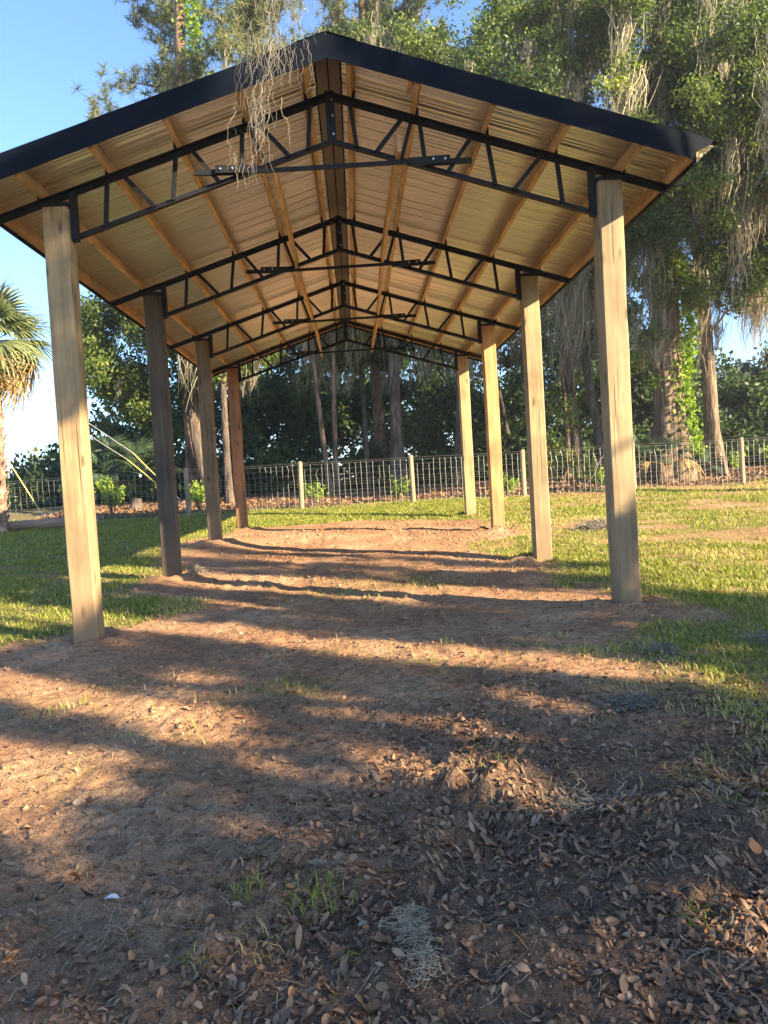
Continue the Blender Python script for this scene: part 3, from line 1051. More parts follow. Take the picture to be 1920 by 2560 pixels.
cl = ell((12.4, 17.0, 11.5), (3.4, 2.6, 4.8), 70, .8, G1, 6.6) + ell((13.4, 15.6, 7.2), (2.0, 1.6, 1.8), 14, .55, G1) + [(10.9, 16, 6.6, .5), (11.2, 15.9, 5.9, .5), (11.6, 16, 6.3, .45), (10.6, 16, 7.4, .6)]
make_tree("live_oak", "pale barked oak with a leaning trunk and split root, rightmost trunk behind the fence", (10.72, 16.6, .92), (10.3, 16.8, 13.5), .23, .10, cl, 800, .115, 'leaf_oak', 'bark_pale', 32,
          moss=(100, 1.6, 32, .14), flare=1.7, lobes=4, bend=.15)
cl = ell((5.0, 19.8, 13.4), (3.9, 2.8, 4.4), 56, .72, G1, 8.5) + ell((3.6, 18.0, 9.0), (2.6, 1.6, 2.0), 22, .6, G1, 6)
make_tree("live_oak", "tall moss hung oak rising behind the right roof slope", (7.35, 19.0, 1.0), (6.4, 19.6, 16.0), .17, .08, cl, 720, .12, 'leaf_oak', 'bark', 33, moss=(90, 1.6, 28, .15), bend=.2)
cl = ell((1.6, 20.2, 14.4), (3.0, 2.6, 2.6), 30, .7, G1, 9.0)
make_tree("live_oak", "sparse moss draped oak showing above the roof ridge", (1.32, 17.0, .9), (1.7, 19.5, 15.5), .20, .07, cl, 420, .14, 'leaf_oak', 'bark', 34, moss=(150, 1.4, 18, .16), bend=.15)
# leaning trunk just behind the nearest right post
cl = ell((7.0, 17.6, 7.6), (1.8, 1.6, 1.8), 18, .6, G1)
make_tree("live_oak", "dark leaning oak half hidden by the nearest right post", (7.62, 17.0, .9), (6.9, 17.3, 9.0), .16, .08, cl, 500, .13, 'leaf_oak', 'bark', 35, moss=(56, 1.9, 30, .17), bend=.1)
# left spreading oak
cl = ell((-6.4, 19.0, 6.0), (2.4, 2.0, 2.5), 72, .7, G1, 3.3) + ell((-4.0, 18.6, 7.0), (2.0, 1.6, 2.2), 18, .65, G1)
make_tree("live_oak", "rounded leafy oak beside the tall pine, between the left posts", (-4.55, 18.4, .98), (-4.9, 18.6, 6.5), .17, .09, cl, 560, .125, 'leaf_oak', 'bark', 36, moss=(26, .9, 14, .1), bend=.25, bright=-.06)
# thin woodland trunks seen under the roof
def thin(lbl, base, top, r, seed, bark='bark', ncl=14, cz=8.5, moss=70, ml=1.5, leaf='leaf_dark'):
    c = ell((base[0], base[1] + .6, cz), (1.7, 1.5, 2.0), ncl, .6, G1)
    make_tree("woodland_tree", lbl, base, top, r, r * .6, c, 420, .14, leaf, bark, seed, moss=(moss, ml, 16, .14), group="trees of the wood behind the fence", bend=.14, flare=1.35)
thin("slim pale trunk, left one of the close pair behind the fence", (-.79, 18.0, 1.0), (-1.0, 18.3, 9.0), .085, 41, 'bark_pale', 28, 6.9, 24, 1.6, 'leaf_oak')
thin("slim pale trunk, right one of the close pair behind the fence", (-.58, 18.3, 1.0), (-.45, 18.5, 9.0), .085, 42, 'bark_pale')
thin("thin dark trunk in the middle of the wood", (.40, 20.0, 1.05), (.30, 20, 9.5), .09, 43, 'bark', 28, 6.8, 26, 1.9, 'leaf_oak')
thin("mossy trunk just left of the rearmost right post", (3.25, 19.0, 1.0), (3.5, 19.2, 9.5), .11, 44, 'bark', 30, 6.6, 52, 2.3, 'leaf_oak')
thin("thin slanting trunk against the sky gap between the right posts", (6.1, 23.0, 1.1), (4.9, 23, 9.5), .09, 45, moss=30)
thin("slim straight trunk wrapped in vine between the two nearest right posts", (7.35, 20.4, 1.05), (7.55, 20.6, 8.5), .10, 46, 'bark_pale', moss=50)
thin("mossy oak trunk by the rearmost left post", (-3.78, 17.0, .9), (-3.6, 17.4, 8.0), .12, 47, 'bark', 26, 6.4, 28, 1.8, 'leaf_oak')
thin("dark trunk at the far right edge beyond the fence", (14.5, 19.0, 1.0), (14.1, 19, 9.0), .22, 48, moss=90)

# low hanging moss curtain under the wood's near branches
def pine(name, label, base, top, r, seed, crown, ntuft, vine_n=0, moss_n=40):
    g = np.random.default_rng(seed)
    root = tag(empty(name, base), label, "tree")
    B = Vector(base)
    mb = MB()
    pts, rad = trunk_pts((0, 0, 0), Vector(top) - B, r, r * .5, g, n=12, bend=.2, flare=1.4)
    trunk_tube(mb, pts, rad, 12, 0, g)
    ends = []
    for k in range(crown[3]):
        z = g.uniform(crown[0], crown[1])
        a = g.uniform(0, 6.28); L = crown[2] * g.uniform(.45, 1) * (1.1 - .5 * (z - crown[0]) / (crown[1] - crown[0]))
        t = (z - 0) / (pts[-1].z)
        p = pts[1].lerp(pts[-1], min(1, t))
        ends.append(Vector((p.x + L * (math.cos(a) * 1.1 + .25), p.y + L * math.sin(a), z + g.normal(0, .3))))
    nodes = limb_skeleton(mb, [(p, q) for p, q in zip(pts[5:], rad[5:])], ends, g, r0=.07, n=5)
    link("trunk", mb.mesh("trunk", M['bark_pine'], True), root)
    limb = [nd for nd in nodes[len(pts) - 5:]]
    cen = np.array([np.array(limb[g.integers(0, len(limb))][0]) + g.normal(0, .28, 3) for _ in range(ntuft)])
    per = 26
    id_ = np.repeat(np.arange(ntuft), per)
    d = g.normal(size=(len(id_), 3)); d[:, 2] += .35; d = unit(d)
    Ln = g.uniform(.16, .30, len(id_))[:, None]
    s = unit(np.cross(d, g.normal(size=d.shape))) * .010
    b = cen[id_]
    V = np.stack([b - s, b + s, b + d * Ln + s * .4, b + d * Ln - s * .4], 1).reshape(-1, 3)
    rnd = np.clip(.5 + g.normal(0, .2, ntuft)[id_] + g.normal(0, .12, len(id_)), 0, 1)
    link("crown", fast_mesh("crown", V, np.arange(len(V)).reshape(-1, 4), M['needle'], {"rnd": np.repeat(rnd, 4)}), root)
    if vine_n:
        z = g.uniform(8.5, pts[-1].z, vine_n)
        P_ = []
        for q in z:
            t = q / pts[-1].z; p = pts[1].lerp(pts[-1], t); a = g.normal(-.6, .9)
            rr = r * (1 - .6 * t) + abs(g.normal(0, .22))
            P_.append((p.x + rr * math.cos(a) + .22, p.y + rr * math.sin(a), q))
        V, F = leaf_quads(np.array(P_), .15, g, .7, .2)
        link("climbing_vine", fast_mesh("climbing_vine", V, F, M['leaf_bright'], {"rnd": np.repeat(np.clip(g.normal(.5, .2, len(P_)), 0, 1), 4)}), root)
    if moss_n:
        A = np.array([np.array(limb[g.integers(0, len(limb))][0]) for _ in range(moss_n)])
        tag(link("spanish_moss", moss_mesh("spanish_moss", A, g.uniform(.4, 1.4, moss_n), 14, .1, g), root), kind="stuff")
    return root
pine("pine_tree", "tall vine wrapped pine above the left roof slope against blue sky", (-5.14, 19.0, 1.0), (-4.5, 19.2, 20.5), .27, 51, (10.8, 19.5, 3.5, 54), 3200, 2600, 60)
pine("pine_tree", "shaggy pine crown just right of the roof peak", (1.0, 23.0, 1.1), (1.35, 23, 20.5), .22, 52, (12.5, 20, 3.0, 34), 1700, 0, 90)

# far wood as one mass
g = np.random.default_rng(61)
C_, R_ = [], []
for k in range(620):
    x = g.uniform(-13, 26); y = g.uniform(23, 33)
    top = np.interp(x, [-13, -10.5, -8, -3, 0, 4.6, 5.4, 7.2, 8.2, 12, 14.5, 16.5, 26], [2.2, 3.4, 6.5, 8.5, 10.5, 10, 5.5, 5.5, 10.5, 9, 4.2, 4.6, 9]) + g.normal(0, .5)
    z = 1.1 + (top - 1.1) * g.uniform(0, 1) ** .8
    C_.append((x, y, z)); R_.append(g.uniform(.55, 1.15))
for k in range(300):
    x = g.uniform(-12, 26); y = g.uniform(20.5, 24); C_.append((x, y, 1.1 + abs(g.normal(0, .75)))); R_.append(g.uniform(.4, .75))
for k in range(360):
    x = g.uniform(-9, 30); y = g.uniform(33, 37)
    top = np.interp(x, [-9, -6, 4.9, 6.2, 8.6, 9.4, 17, 18.5, 20, 30], [3.0, 6.5, 8, 4.6, 4.6, 9, 9, 5, 5, 9]) + g.normal(0, .4)
    C_.append((x, y, 1.0 + (top - 1.0) * g.uniform(0, 1))); R_.append(g.uniform(.8, 1.4))
C_ = np.array(C_); R_ = np.array(R_)
wl = link("woodland", crown_mesh("woodland", C_, R_, (230 * R_ ** 2 + 30).astype(int), .23, M['leaf_dark'], g, .55), None)
tag(wl, "dark mixed woodland massed behind the fence and trunks", "woodland", kind="stuff")
# distant tree line on the left horizon
C_, R_ = [], []
for k in range(150):
    x = g.uniform(-62, -8); y = g.uniform(58, 70)
    z = 1.2 + g.uniform(0, 1) * np.interp(x, [-62, -32, -28, -25, -22, -18, -14, -8], [2.5, 2.2, 2.6, 4.2, 4.6, 3.2, 2.4, 2.6])
    C_.append((x, y, z)); R_.append(g.uniform(.7, 1.3))
tl = link("tree_line", crown_mesh("tree_line", np.array(C_), np.array(R_), 110, .34, M['leaf_oak'], g, .6), None)
tag(tl, "low distant tree line on the left horizon", "woodland", kind="stuff")

# ------------------------------------------------------------------ unseen oaks right of the frame, crowns shaped to shade the foreground
SX, SY, SZ = SUN.x, SUN.y, SUN.z
def lit_amount(x, y):
    """wanted sun pattern: 1 where the crowns are left open, 0 where leaves are set to shade"""
    v = .565 * x + .825 * y
    w = .16 * fbm(x * .5 + 2, v * 2.2 + 8, 3)
    v = v + w
    def band(a, b, s=.10): return sstep(a - s, a + s, v) * (1 - sstep(b - s, b + s, v))
    L = band(-1.0, -.42) * (1 - .8 * sstep(2.2, 2.7, x))
    L = np.maximum(L, band(1.35, 2.05) * (1 - sstep(2.3, 2.8, x)))
    L = np.maximum(L, band(1.02, 2.0, .06) * (1 - sstep(.6, 1.1, x)))
    L = np.maximum(L, band(2.35, 2.62) * .8 * sstep(-.1, .2, fbm(x * .8, y * .8, 2)))
    L = np.maximum(L, band(3.0, 3.5) * .9)
    L = np.maximum(L, sstep(3.75, 3.95, v))
    L = np.maximum(L, sstep(2.0, 2.4, v) * sstep(2.6, 3.4, x))
    L = np.maximum(L, band(-2.9, -2.3) * (1 - sstep(-.9, -.4, x)))
    L = np.maximum(L, band(-2.85, -2.55, .05) * sstep(-.2, .1, x) * (1 - sstep(.75, .95, x)))
    L = np.maximum(L, band(-2.12, -1.86, .05) * sstep(-.6, -.2, x) * (1 - sstep(.7, 1.1, x)) * .8)
    L = np.maximum(L, band(-4.0, -3.25) * (1 - sstep(-1.5, -1.1, x)))
    L = np.maximum(L, band(-3.02, -2.88, .04) * sstep(-1.1, -.6, x) * (1 - sstep(.0, .3, x)) * .7)
    L = np.maximum(L, band(-3.7, -3.6, .03) * sstep(.6, .65, x) * (1 - sstep(.76, .82, x)))
    L = np.maximum(L, band(-2.75, -2.6, .04) * sstep(1.35, 1.4, x) * (1 - sstep(1.7, 1.8, x)))
    L = np.maximum(L, band(-1.9, -1.05) * (1 - sstep(-3.4, -2.9, x)) * sstep(-6.6, -6.0, x))
    L = np.maximum(L, band(-3.5, -2.7) * (1 - sstep(-5.5, -4.5, x)))
    return L

g = np.random.default_rng(71)
NB = 108000
px = g.uniform(-10, 7.5, NB); py = g.uniform(-10, 7.8, NB)
keep = (g.random(NB) > lit_amount(px, py)) & (.565 * px + .825 * py > -6.5)
# leave the crowns a little airy, with flecks of sun
fleck = fbm(px * .9 + 40, (.565 * px + .825 * py) * 3.2 + 11, 3)
keep &= fleck < .42
px, py = px[keep], py[keep]
hh = 7.2 + 3.2 * fbm(px * .35 + 3, py * .6, 2) + g.normal(0, .55, len(px)) + .5 * np.maximum(0, -4 - px)
PZ = np.interp(py, GY, GZ)
_vx, _vy = px + SX / SZ * hh, py + SY / SZ * hh
_ok = _vx - .62 * np.maximum(_vy + 7.3, 0) > 2.2
px, py, hh, PZ = px[_ok], py[_ok], hh[_ok], PZ[_ok]
LP = np.stack([px + SX / SZ * hh, py + SY / SZ * hh, PZ + hh], -1)
TR = [((11.0, -6.95), 0.30), ((13.6, -11.4), .34), ((16.2, -15.6), .30)]
vv = .565 * px + .825 * py
own = np.where(vv > .2, 0, np.where(vv > -2.2, 1, 2))
lbl = ["oak out of frame whose crown shades the strip under the front truss", "oak out of frame whose crown shades the middle foreground", "oak out of frame whose crown shades the nearest leaf litter"]
LIMB_END = (-.24, -3.34, 4.12)
for k in range(3):
    (bx, by), rr = TR[k]
    b = np.array((bx, by, float(base_z(bx, by))))
    P_ = LP[own == k]
    root = tag(empty("live_oak", tuple(b)), lbl[k], "tree", "shade trees beside the yard")
    gg = np.random.default_rng(80 + k)
    mb = MB()
    pts, rad = trunk_pts((0, 0, 0), (gg.normal(0, .4), gg.normal(0, .4), 7.0), rr, .14, gg, flare=1.6)
    trunk_tube(mb, pts, rad, 14, 4, gg)
    ends = [Vector(P_[i] - b) for i in gg.integers(0, len(P_), 70)]
    limb_skeleton(mb, [(p, r) for p, r in zip(pts[4:], rad[4:])], ends, gg, r0=.10)
    if k == 1:
        e = Vector(LIMB_END) - Vector(b); s0 = pts[6]
        lp = [s0.lerp(e, t) + Vector((0, 0, 1.0 * math.sin(math.pi * t))) for t in np.linspace(0, 1, 10)]
        mb.tube(lp, [.10 - .0085 * i for i in range(10)], 6)
        for q in range(7):
            a = lp[9] + Vector((gg.normal(0, .03), gg.normal(0, .03), 0)); z_ = a + Vector((-.25 + gg.normal(0, .2), gg.normal(0, .15), gg.uniform(-.05, .2)))
            mb.tube([a, a.lerp(z_, .5) + Vector((0, 0, .04)), z_], [.012, .009, .004], 4)
    link("trunk", mb.mesh("trunk", M['bark'], True), root)
    V, F = leaf_quads(P_ - b, .17, gg, .6, .1)
    rnd = np.clip(.45 + gg.normal(0, .2, len(P_)), 0, 1)
    link("crown", fast_mesh("crown", V, F, M['leaf_oak'], {"rnd": np.repeat(rnd, 4)}), root)

g4 = np.random.default_rng(84)
make_tree("live_oak", "oak out of frame on the right whose crown shades the wood behind the fence", (15.5, 8.2, .45), (15.3, 8.2, 10.5), .30, .12, ell((15.2, 8.2, 10.4), (3.4, 1.8, 3.0), 60, .9, g4), 420, .2, 'leaf_oak', 'bark', 85, group="shade trees beside the yard")

# ------------------------------------------------------------------ spanish moss hanging in front of the roof
g = np.random.default_rng(90)
def curly(A, Ls, g, rad, seg=14, wig=.06, lean=0., tight=1.0):
    """thin three-sided curly threads"""
    n = len(A)
    t = np.linspace(0, 1, seg + 1)
    off = np.cumsum(g.normal(0, 1, (n, seg + 1, 3)) * (Ls[:, None, None] / seg) * wig * 8, axis=1)
    off -= off[:, :1]
    P = A[:, None, :] + off
    P[:, :, 2] -= Ls[:, None] * t
    P[:, :, 0] += lean * Ls[:, None] * t
    d = unit(np.gradient(P, axis=1))
    ref = np.array([.3, .8, .52])
    s = unit(np.cross(d, ref)); u = np.cross(d, s)
    w = (rad * g.uniform(.6, 1.3, n))[:, None, None] * (1 - .5 * t)[None, :, None]
    ring = [P + w * (s * math.cos(a) + u * math.sin(a)) for a in (0, 2.094, 4.189)]
    V = np.stack(ring, 2).reshape(-1, 3)
    b = (np.arange(n) * (seg + 1) * 3)[:, None] + (np.arange(seg) * 3)[None, :]
    F = np.concatenate([np.stack([b + i, b + (i + 1) % 3, b + 3 + (i + 1) % 3, b + 3 + i], -1).reshape(-1, 4) for i in range(3)])
    return V, F, (seg + 1) * 3
hm = tag(empty("hanging_moss", (-.25, -3.3, 4.1)), "grey spanish moss hanging from above in front of the left roof slope", "moss")
AA, LL, RR = [], [], []
def tress(x, ztop, zbot, n, sp, r):
    for _ in range(n):
        a = g.normal(0, sp, 2)
        AA.append((x + a[0], -3.3 + a[1], ztop - g.uniform(0, .3) * (ztop - zbot))); LL.append((ztop - zbot) * g.uniform(.35, .9)); RR.append(r)
tress(-.16, 4.12, 3.52, 46, .075, .0011); tress(-.05, 4.1, 3.62, 26, .06, .0010); tress(-.24, 4.1, 3.42, 34, .05, .0011)
tress(-.29, 3.62, 3.12, 28, .055, .0011); tress(-.19, 3.55, 3.25, 24, .045, .0013); tress(-.35, 3.25, 2.88, 22, .032, .0011); tress(-.30, 3.3, 2.92, 10, .045, .0013)
tress(-.42, 2.98, 2.80, 7, .03, .0012)
AA, LL, RR = np.array(AA), np.array(LL), np.array(RR)
V, F, k = curly(AA - np.array((-.25, -3.3, 4.1)), LL, g, RR, 14, .055, -.05)
rnd = np.clip(g.normal(.36, .22, len(AA)), 0, 1)
tag(link("moss_strands", fast_mesh("moss_strands", V, F, M['moss_near'], {"rnd": np.repeat(rnd, k)}), hm), kind="stuff")

# ------------------------------------------------------------------ palm, palmettos
def fan_frond(g, petiole, rad, nleaf=22, spread=2.6, droop=.5):
    """fan leaf along +X from origin: returns V, F, t"""
    V, F, T = [], [], []
    def quad(a, b, c, d, tt):
        i = len(V); V.extend([a, b, c, d]); T.extend([tt] * 4); F.append((i, i + 1, i + 2, i + 3))
    w = .011
    prev = Vector((0, 0, 0))
    for k in range(1, 6):
        t = k / 5; p = Vector((petiole * t, 0, .12 * petiole * math.sin(t * 2.2)))
        for sd in (Vector((0, w, 0)), Vector((0, 0, w))):
            quad(prev - sd, prev + sd, p + sd, p - sd, .5)
        prev = p
    hub = prev
    for k in range(nleaf):
        f = (k + .5) / nleaf * 2 - 1
        a = f * spread / 2 * 1.0
        L = rad * (1 - .35 * abs(f) ** 1.5) * g.uniform(.85, 1.08)
        d = Vector((math.cos(a), math.sin(a), .12 * (1 - abs(f))))
        nrm = Vector((-math.sin(a), math.cos(a), 0))
        pr = hub; wp = .004
        for q in range(1, 5):
            t = q / 4
            p = hub + d * (L * t) - Vector((0, 0, 1)) * (droop * L * t ** 2.4 * (1 + .4 * g.random()))
            wq = (.026 if q < 3 else (.016 if q == 3 else .002)) * rad / .75
            quad(pr - nrm * wp, pr + nrm * wp, p + nrm * wq, p - nrm * wq, float(np.clip(.5 + g.normal(0, .2), 0, 1)))
            pr, wp = p, wq
    return np.array(V), np.array(F), np.array(T)

def fan_plant(name, label, base, top_h, nf, rad, pet, seed, trunk_r=None, elev=(-.5, 1.35), dry=.2, cat="palm", leanx=0., group=None):
    g = np.random.default_rng(seed)
    root = tag(empty(name, base), label, cat, group)
    if trunk_r:
        mb = MB()
        n = 26
        pts = [Vector((leanx * (i / n), 0, -.3 + (top_h + .3) * i / n)) for i in range(n + 1)]
        rads = [trunk_r * (1.25 if i < 2 else 1) * (1 + .06 * math.sin(i * 2.9)) for i in range(n + 1)]
        mb.tube(pts, rads, 14)
        link("trunk", mb.mesh("trunk", M['bark_palm'], True), root)
        # old leaf bases criss-crossing the trunk
        mbb = MB()
        for i in range(78):
            z = .05 + (top_h - .1) * i / 78; a = i * 2.4
            p = Vector((leanx * z / top_h + trunk_r * .95 * math.cos(a), trunk_r * .95 * math.sin(a), z))
            q = p + Vector((math.cos(a) * .10, math.sin(a) * .10, .17)) * g.uniform(.7, 1.2)
            mbb.beam(p, q, .075, .02, (-math.sin(a), math.cos(a), 0))
        tag(link("leaf_bases", mbb.mesh("leaf_bases", M['bark_palm']), root), kind="stuff")
    vars_ = []
    for k in range(5):
        d = k >= 3
        V, F, T = fan_frond(np.random.default_rng(seed * 10 + k), pet, rad, 24 if rad > .6 else 16, 3.4 if rad > .6 else 2.8, .9 if d else .45)
        vars_.append(fast_mesh("frond", V, F, M['frond_dry' if d else ('frond' if trunk_r else 'frond_shaded')], {"rnd": T}))
    for k in range(nf):
        e = elev[1] + (elev[0] - elev[1]) * ((k + .5) / nf) ** .85
        a = k * 2.399 + g.normal(0, .2)
        isdry = (k / nf) > 1 - dry
        o = link("frond", vars_[3 + k % 2 if isdry else k % 3], root, (leanx, 0, top_h))
        o.rotation_euler = (g.normal(0, .55 if isdry else .25), -e + g.normal(0, .12), a)
        s = g.uniform(.85, 1.1); o.scale = (s, s, s)
    return root
fan_plant("cabbage_palm", "cabbage palm with ragged trunk and drooping fronds at the left edge", (-8.72, 12.8, .66), 4.6, 48, 1.0, .75, 3, .135, elev=(-.95, 1.45), dry=.17, leanx=.15)
fan_plant("palmetto", "palmetto clump with shade toned into its fronds, left of the second left post", (-7.45, 17.2, .95), 1.15, 16, .75, .75, 4, None, (-.1, 1.4), 0., "palmetto", group="palmettos behind the fence")
fan_plant("palmetto", "palmetto clump partly behind the second left post", (-6.55, 17.6, .95), 1.05, 15, .75, .7, 5, None, (-.1, 1.4), 0., "palmetto", group="palmettos behind the fence")
fan_plant("palmetto", "yellowing palmetto against the foot of the vine clad oak", (8.75, 15.2, .85), .45, 11, .6, .5, 6, None, (.0, 1.35), .35, "palmetto", group="palmettos behind the fence")
fan_plant("palmetto", "spiky green palmetto left of the vine clad trunk", (8.05, 15.1, .85), .7, 9, .5, .45, 7, None, (.1, 1.4), .0, "palmetto", group="palmettos behind the fence")
fan_plant("palmetto", "low palmetto between the two big right trunks", (9.85, 15.4, .9), .15, 9, .5, .4, 8, None, (.1, 1.3), .0, "palmetto", group="palmettos behind the fence")

# ------------------------------------------------------------------ young shrubs along the fence
def shrub(label, base, h, w, seed, n=420, dens=1.0, size=.10):
    g = np.random.default_rng(seed)
    root = tag(empty("young_shrub", base), label, "shrub", "young shrubs along the fence")
    mb = MB(); cs = []
    for k in range(9):
        a = g.uniform(0, 6.28); e = Vector((w * .5 * math.cos(a) * g.uniform(.3, 1), w * .5 * math.sin(a) * g.uniform(.3, 1), h * g.uniform(.55, 1)))
        m_ = e * .5 + Vector((0, 0, .08 * h))
        mb.tube([(0, 0, -.1), m_, e], [.012, .009, .004], 5)
        for t in np.linspace(.3, 1, 6): cs.append(np.array(m_.lerp(e, (t - .3) / .7)))
    link("stem", mb.mesh("stem", M['bark'], True), root)
    cs = np.array(cs)
    P_ = cs[g.integers(0, len(cs), n)] + g.normal(0, .055 * h + .02, (n, 3))
    P_[:, 2] = np.maximum(P_[:, 2], .04)
    V, F = leaf_quads(P_, size, g, .5, .15)
    link("foliage", fast_mesh("foliage", V, F, M['leaf_bright'], {"rnd": np.repeat(np.clip(g.normal(.55, .22, n), 0, 1), 4)}), root)
gzf = lambda x, y: float(ground_z(x, y))
for lb, x, y, h, w, sd, n in (("bright green leafy shrub just right of the nearest left post", -6.75, 15.3, 1.05, .75, 1, 520),
                              ("yellow green shrub behind the third left post", -4.3, 15.0, .85, .55, 2, 480),
                              ("thin leaved shrub at the fence post left of centre", -1.2, 14.4, .70, .80, 3, 240),
                              ("dim little shrub at the fence post right of centre", 1.15, 14.4, .62, .55, 4, 220),
                              ("lime green shrub beside the fence post between the right posts", 4.12, 14.5, .62, .55, 5, 420),
                              ("small lime shrub left of the nearest right post", 6.62, 14.7, .60, .40, 6, 260),
                              ("leafy seedling right of the pale leaning trunk", 11.1, 15.9, .75, .55, 7, 260),
                              ("loose seedling beside the right fence post", 11.9, 15.2, 1.0, .8, 8, 300)):
    shrub(lb, (x, y, gzf(x, y)), h, w, sd, n)
# taller brushy undergrowth by the slim trunk
g = np.random.default_rng(95)
C_ = np.array([(g.uniform(5.4, 7.6), g.uniform(17.5, 19.5), 1.0 + abs(g.normal(0, 1.1))) for _ in range(36)]); R_ = g.uniform(.25, .5, 36)
tag(link("undergrowth", crown_mesh("undergrowth", C_, R_, 90, .11, M['leaf_oak'], g, .4, .2)), "sunlit brushy undergrowth behind the fence between the right posts", "undergrowth", kind="stuff")

# ------------------------------------------------------------------ guy wires, log, stump, sticks
def guy(label, a, ymid, b):
    mb = MB(); mb.tube([a, ymid], [.009, .009], 5)
    root = mb.build("guy_wire", M['wire'], None); tag(root, label, "guy wire", "guy wires with yellow guards")
    mb = MB(); mb.tube([ymid, Vector(ymid).lerp(Vector(b), .93)], [.013, .013], 8); mb.build("guard", M['yellow'], root)
    mb = MB(); e = Vector(b); mb.tube([Vector(ymid).lerp(e, .93), e, e + (e - Vector(ymid)).normalized() * .3], [.012] * 3, 6); mb.build("anchor_rod", M['wire'], root)
guy("upper guy wire with yellow guard meeting the fence by the second left post", (-13.4, 15, 8.2), (-6.01, 15, 2.51), (-5.0, 15, 1.36))
guy("lower guy wire with yellow guard meeting the fence by the second left post", (-13.4, 15.2, 7.6), (-6.19, 15.1, 2.33), (-4.95, 15.1, 1.18))
guy("short guy wire with yellow guard running down beside the palm trunk", (-11.0, 13.5, 6.6), (-9.0, 13.6, 2.85), (-8.02, 13.6, 1.0))
mb = MB(); mb.tube([(-8.95, 13.25, gzf(-8.9, 13.2) + .11), (-8.2, 13.25, gzf(-8.2, 13.2) + .12), (-7.0, 13.2, gzf(-7, 13.2) + .11)], [.135, .13, .14], 12)
tag(mb.build("fallen_log", M['log'], None, False), "weathered log lying on the grass between the palm and the nearest left post", "log")
mb = MB(); z = gzf(-6.55, 17); mb.tube([(-6.55, 17, z - .1), (-6.55, 17, z + .12), (-6.53, 17, z + .34)], [.24, .19, .15], 12)
tag(mb.build("tree_stump", M['bark'], None, True), "small tree stump behind the fence left of the second left post", "stump")
for lb, a, b, r in (("long bare stick leaning against the fence left of the nearest right post", (5.76, 13.45, .72), (6.75, 13.95, 1.85), .022),
                    ("short bare stick leaning on the fence by the second right post", (5.28, 13.6, .72), (5.62, 13.9, 1.35), .018)):
    mb = MB(); a, b = Vector(a), Vector(b); mb.tube([a, a.lerp(b, .4) + Vector((.04, 0, -.03)), a.lerp(b, .75) + Vector((-.02, 0, .02)), b], [r, r, r * .8, r * .5], 7)
    tag(mb.build("leaning_stick", M['bark_pale'], None, True), lb, "stick", "sticks leaning on the fence")

# ------------------------------------------------------------------ grass
g = np.random.default_rng(100)
def scatter(n, x0, x1, y0, y1, dens):
    x = g.uniform(x0, x1, n); y = g.uniform(y0, y1, n)
    k = g.random(n) < dens(x, y)
    return x[k], y[k]
GXs, GYs = [], []
for n, x0, x1, y0, y1 in ((90000, 1.5, 7.5, -3.5, 4), (70000, 1.5, 12, 4, 14.3), (55000, -7.5, -1.6, -.6, 6), (60000, -12, -2.0, 6, 15.5), (40000, -3, 3, 9.8, 14.6), (60000, -2.6, 2.4, -4.2, 4), (14000, 2, 14, 14, 18)):
    a, b = scatter(n, x0, x1, y0, y1, lambda x, y: grass_mask(x, y) ** 1.5 * (.35 + 1.5 * (fbm(x * 3, y * 3, 2) + .3)))
    GXs.append(a); GYs.append(b)
x = np.concatenate(GXs); y = np.concatenate(GYs); z = ground_z(x, y)
n = len(x)
dist = np.hypot(x, y + 7.3)
hgt = g.uniform(.018, .058, n) * (1 + .25 * fbm(x * 2, y * 2, 2)) * np.where(y > 9, 1.15, 1)
wid = .0022 + .00042 * dist
a = g.uniform(0, 6.28, n); ln = g.uniform(.25, 1.1, n) * hgt
b0 = np.stack([x, y, z - .006], -1)
s = np.stack([np.cos(a), np.sin(a), 0 * a], -1) * wid[:, None]
ld = np.stack([-np.sin(a), np.cos(a), 0 * a], -1) * ln[:, None]
tip = b0 + ld + np.stack([0 * x, 0 * x, hgt], -1)
mid = b0 + ld * .35 + np.stack([0 * x, 0 * x, hgt * .6], -1)
V = np.stack([b0 - s, b0 + s, mid + s * .8, mid - s * .8, tip + s * .15, tip - s * .15], 1).reshape(-1, 3)
q6 = (np.arange(n) * 6)[:, None]
F = np.concatenate([q6 + np.array([[0, 1, 2, 3]]), q6 + np.array([[3, 2, 4, 5]])])
dry = sstep(-.05, .35, fbm(x * .5 + 11, y * .7, 3)) * sstep(2.5, 5, np.abs(x) + .25 * np.maximum(y, 0)) * (x > 0)
rnd = np.clip(g.normal(.56, .18, n) + .34 * dry + .3 * (g.random(n) < .12) + .25 * ((np.abs(x) < 2.2) & (y < 4)), 0, 1)
tag(link("grass", fast_mesh("grass", V, F, M['grass'], {"rnd": np.repeat(rnd, 6)})), "short patchy green grass around the bare dirt", "grass", kind="stuff")

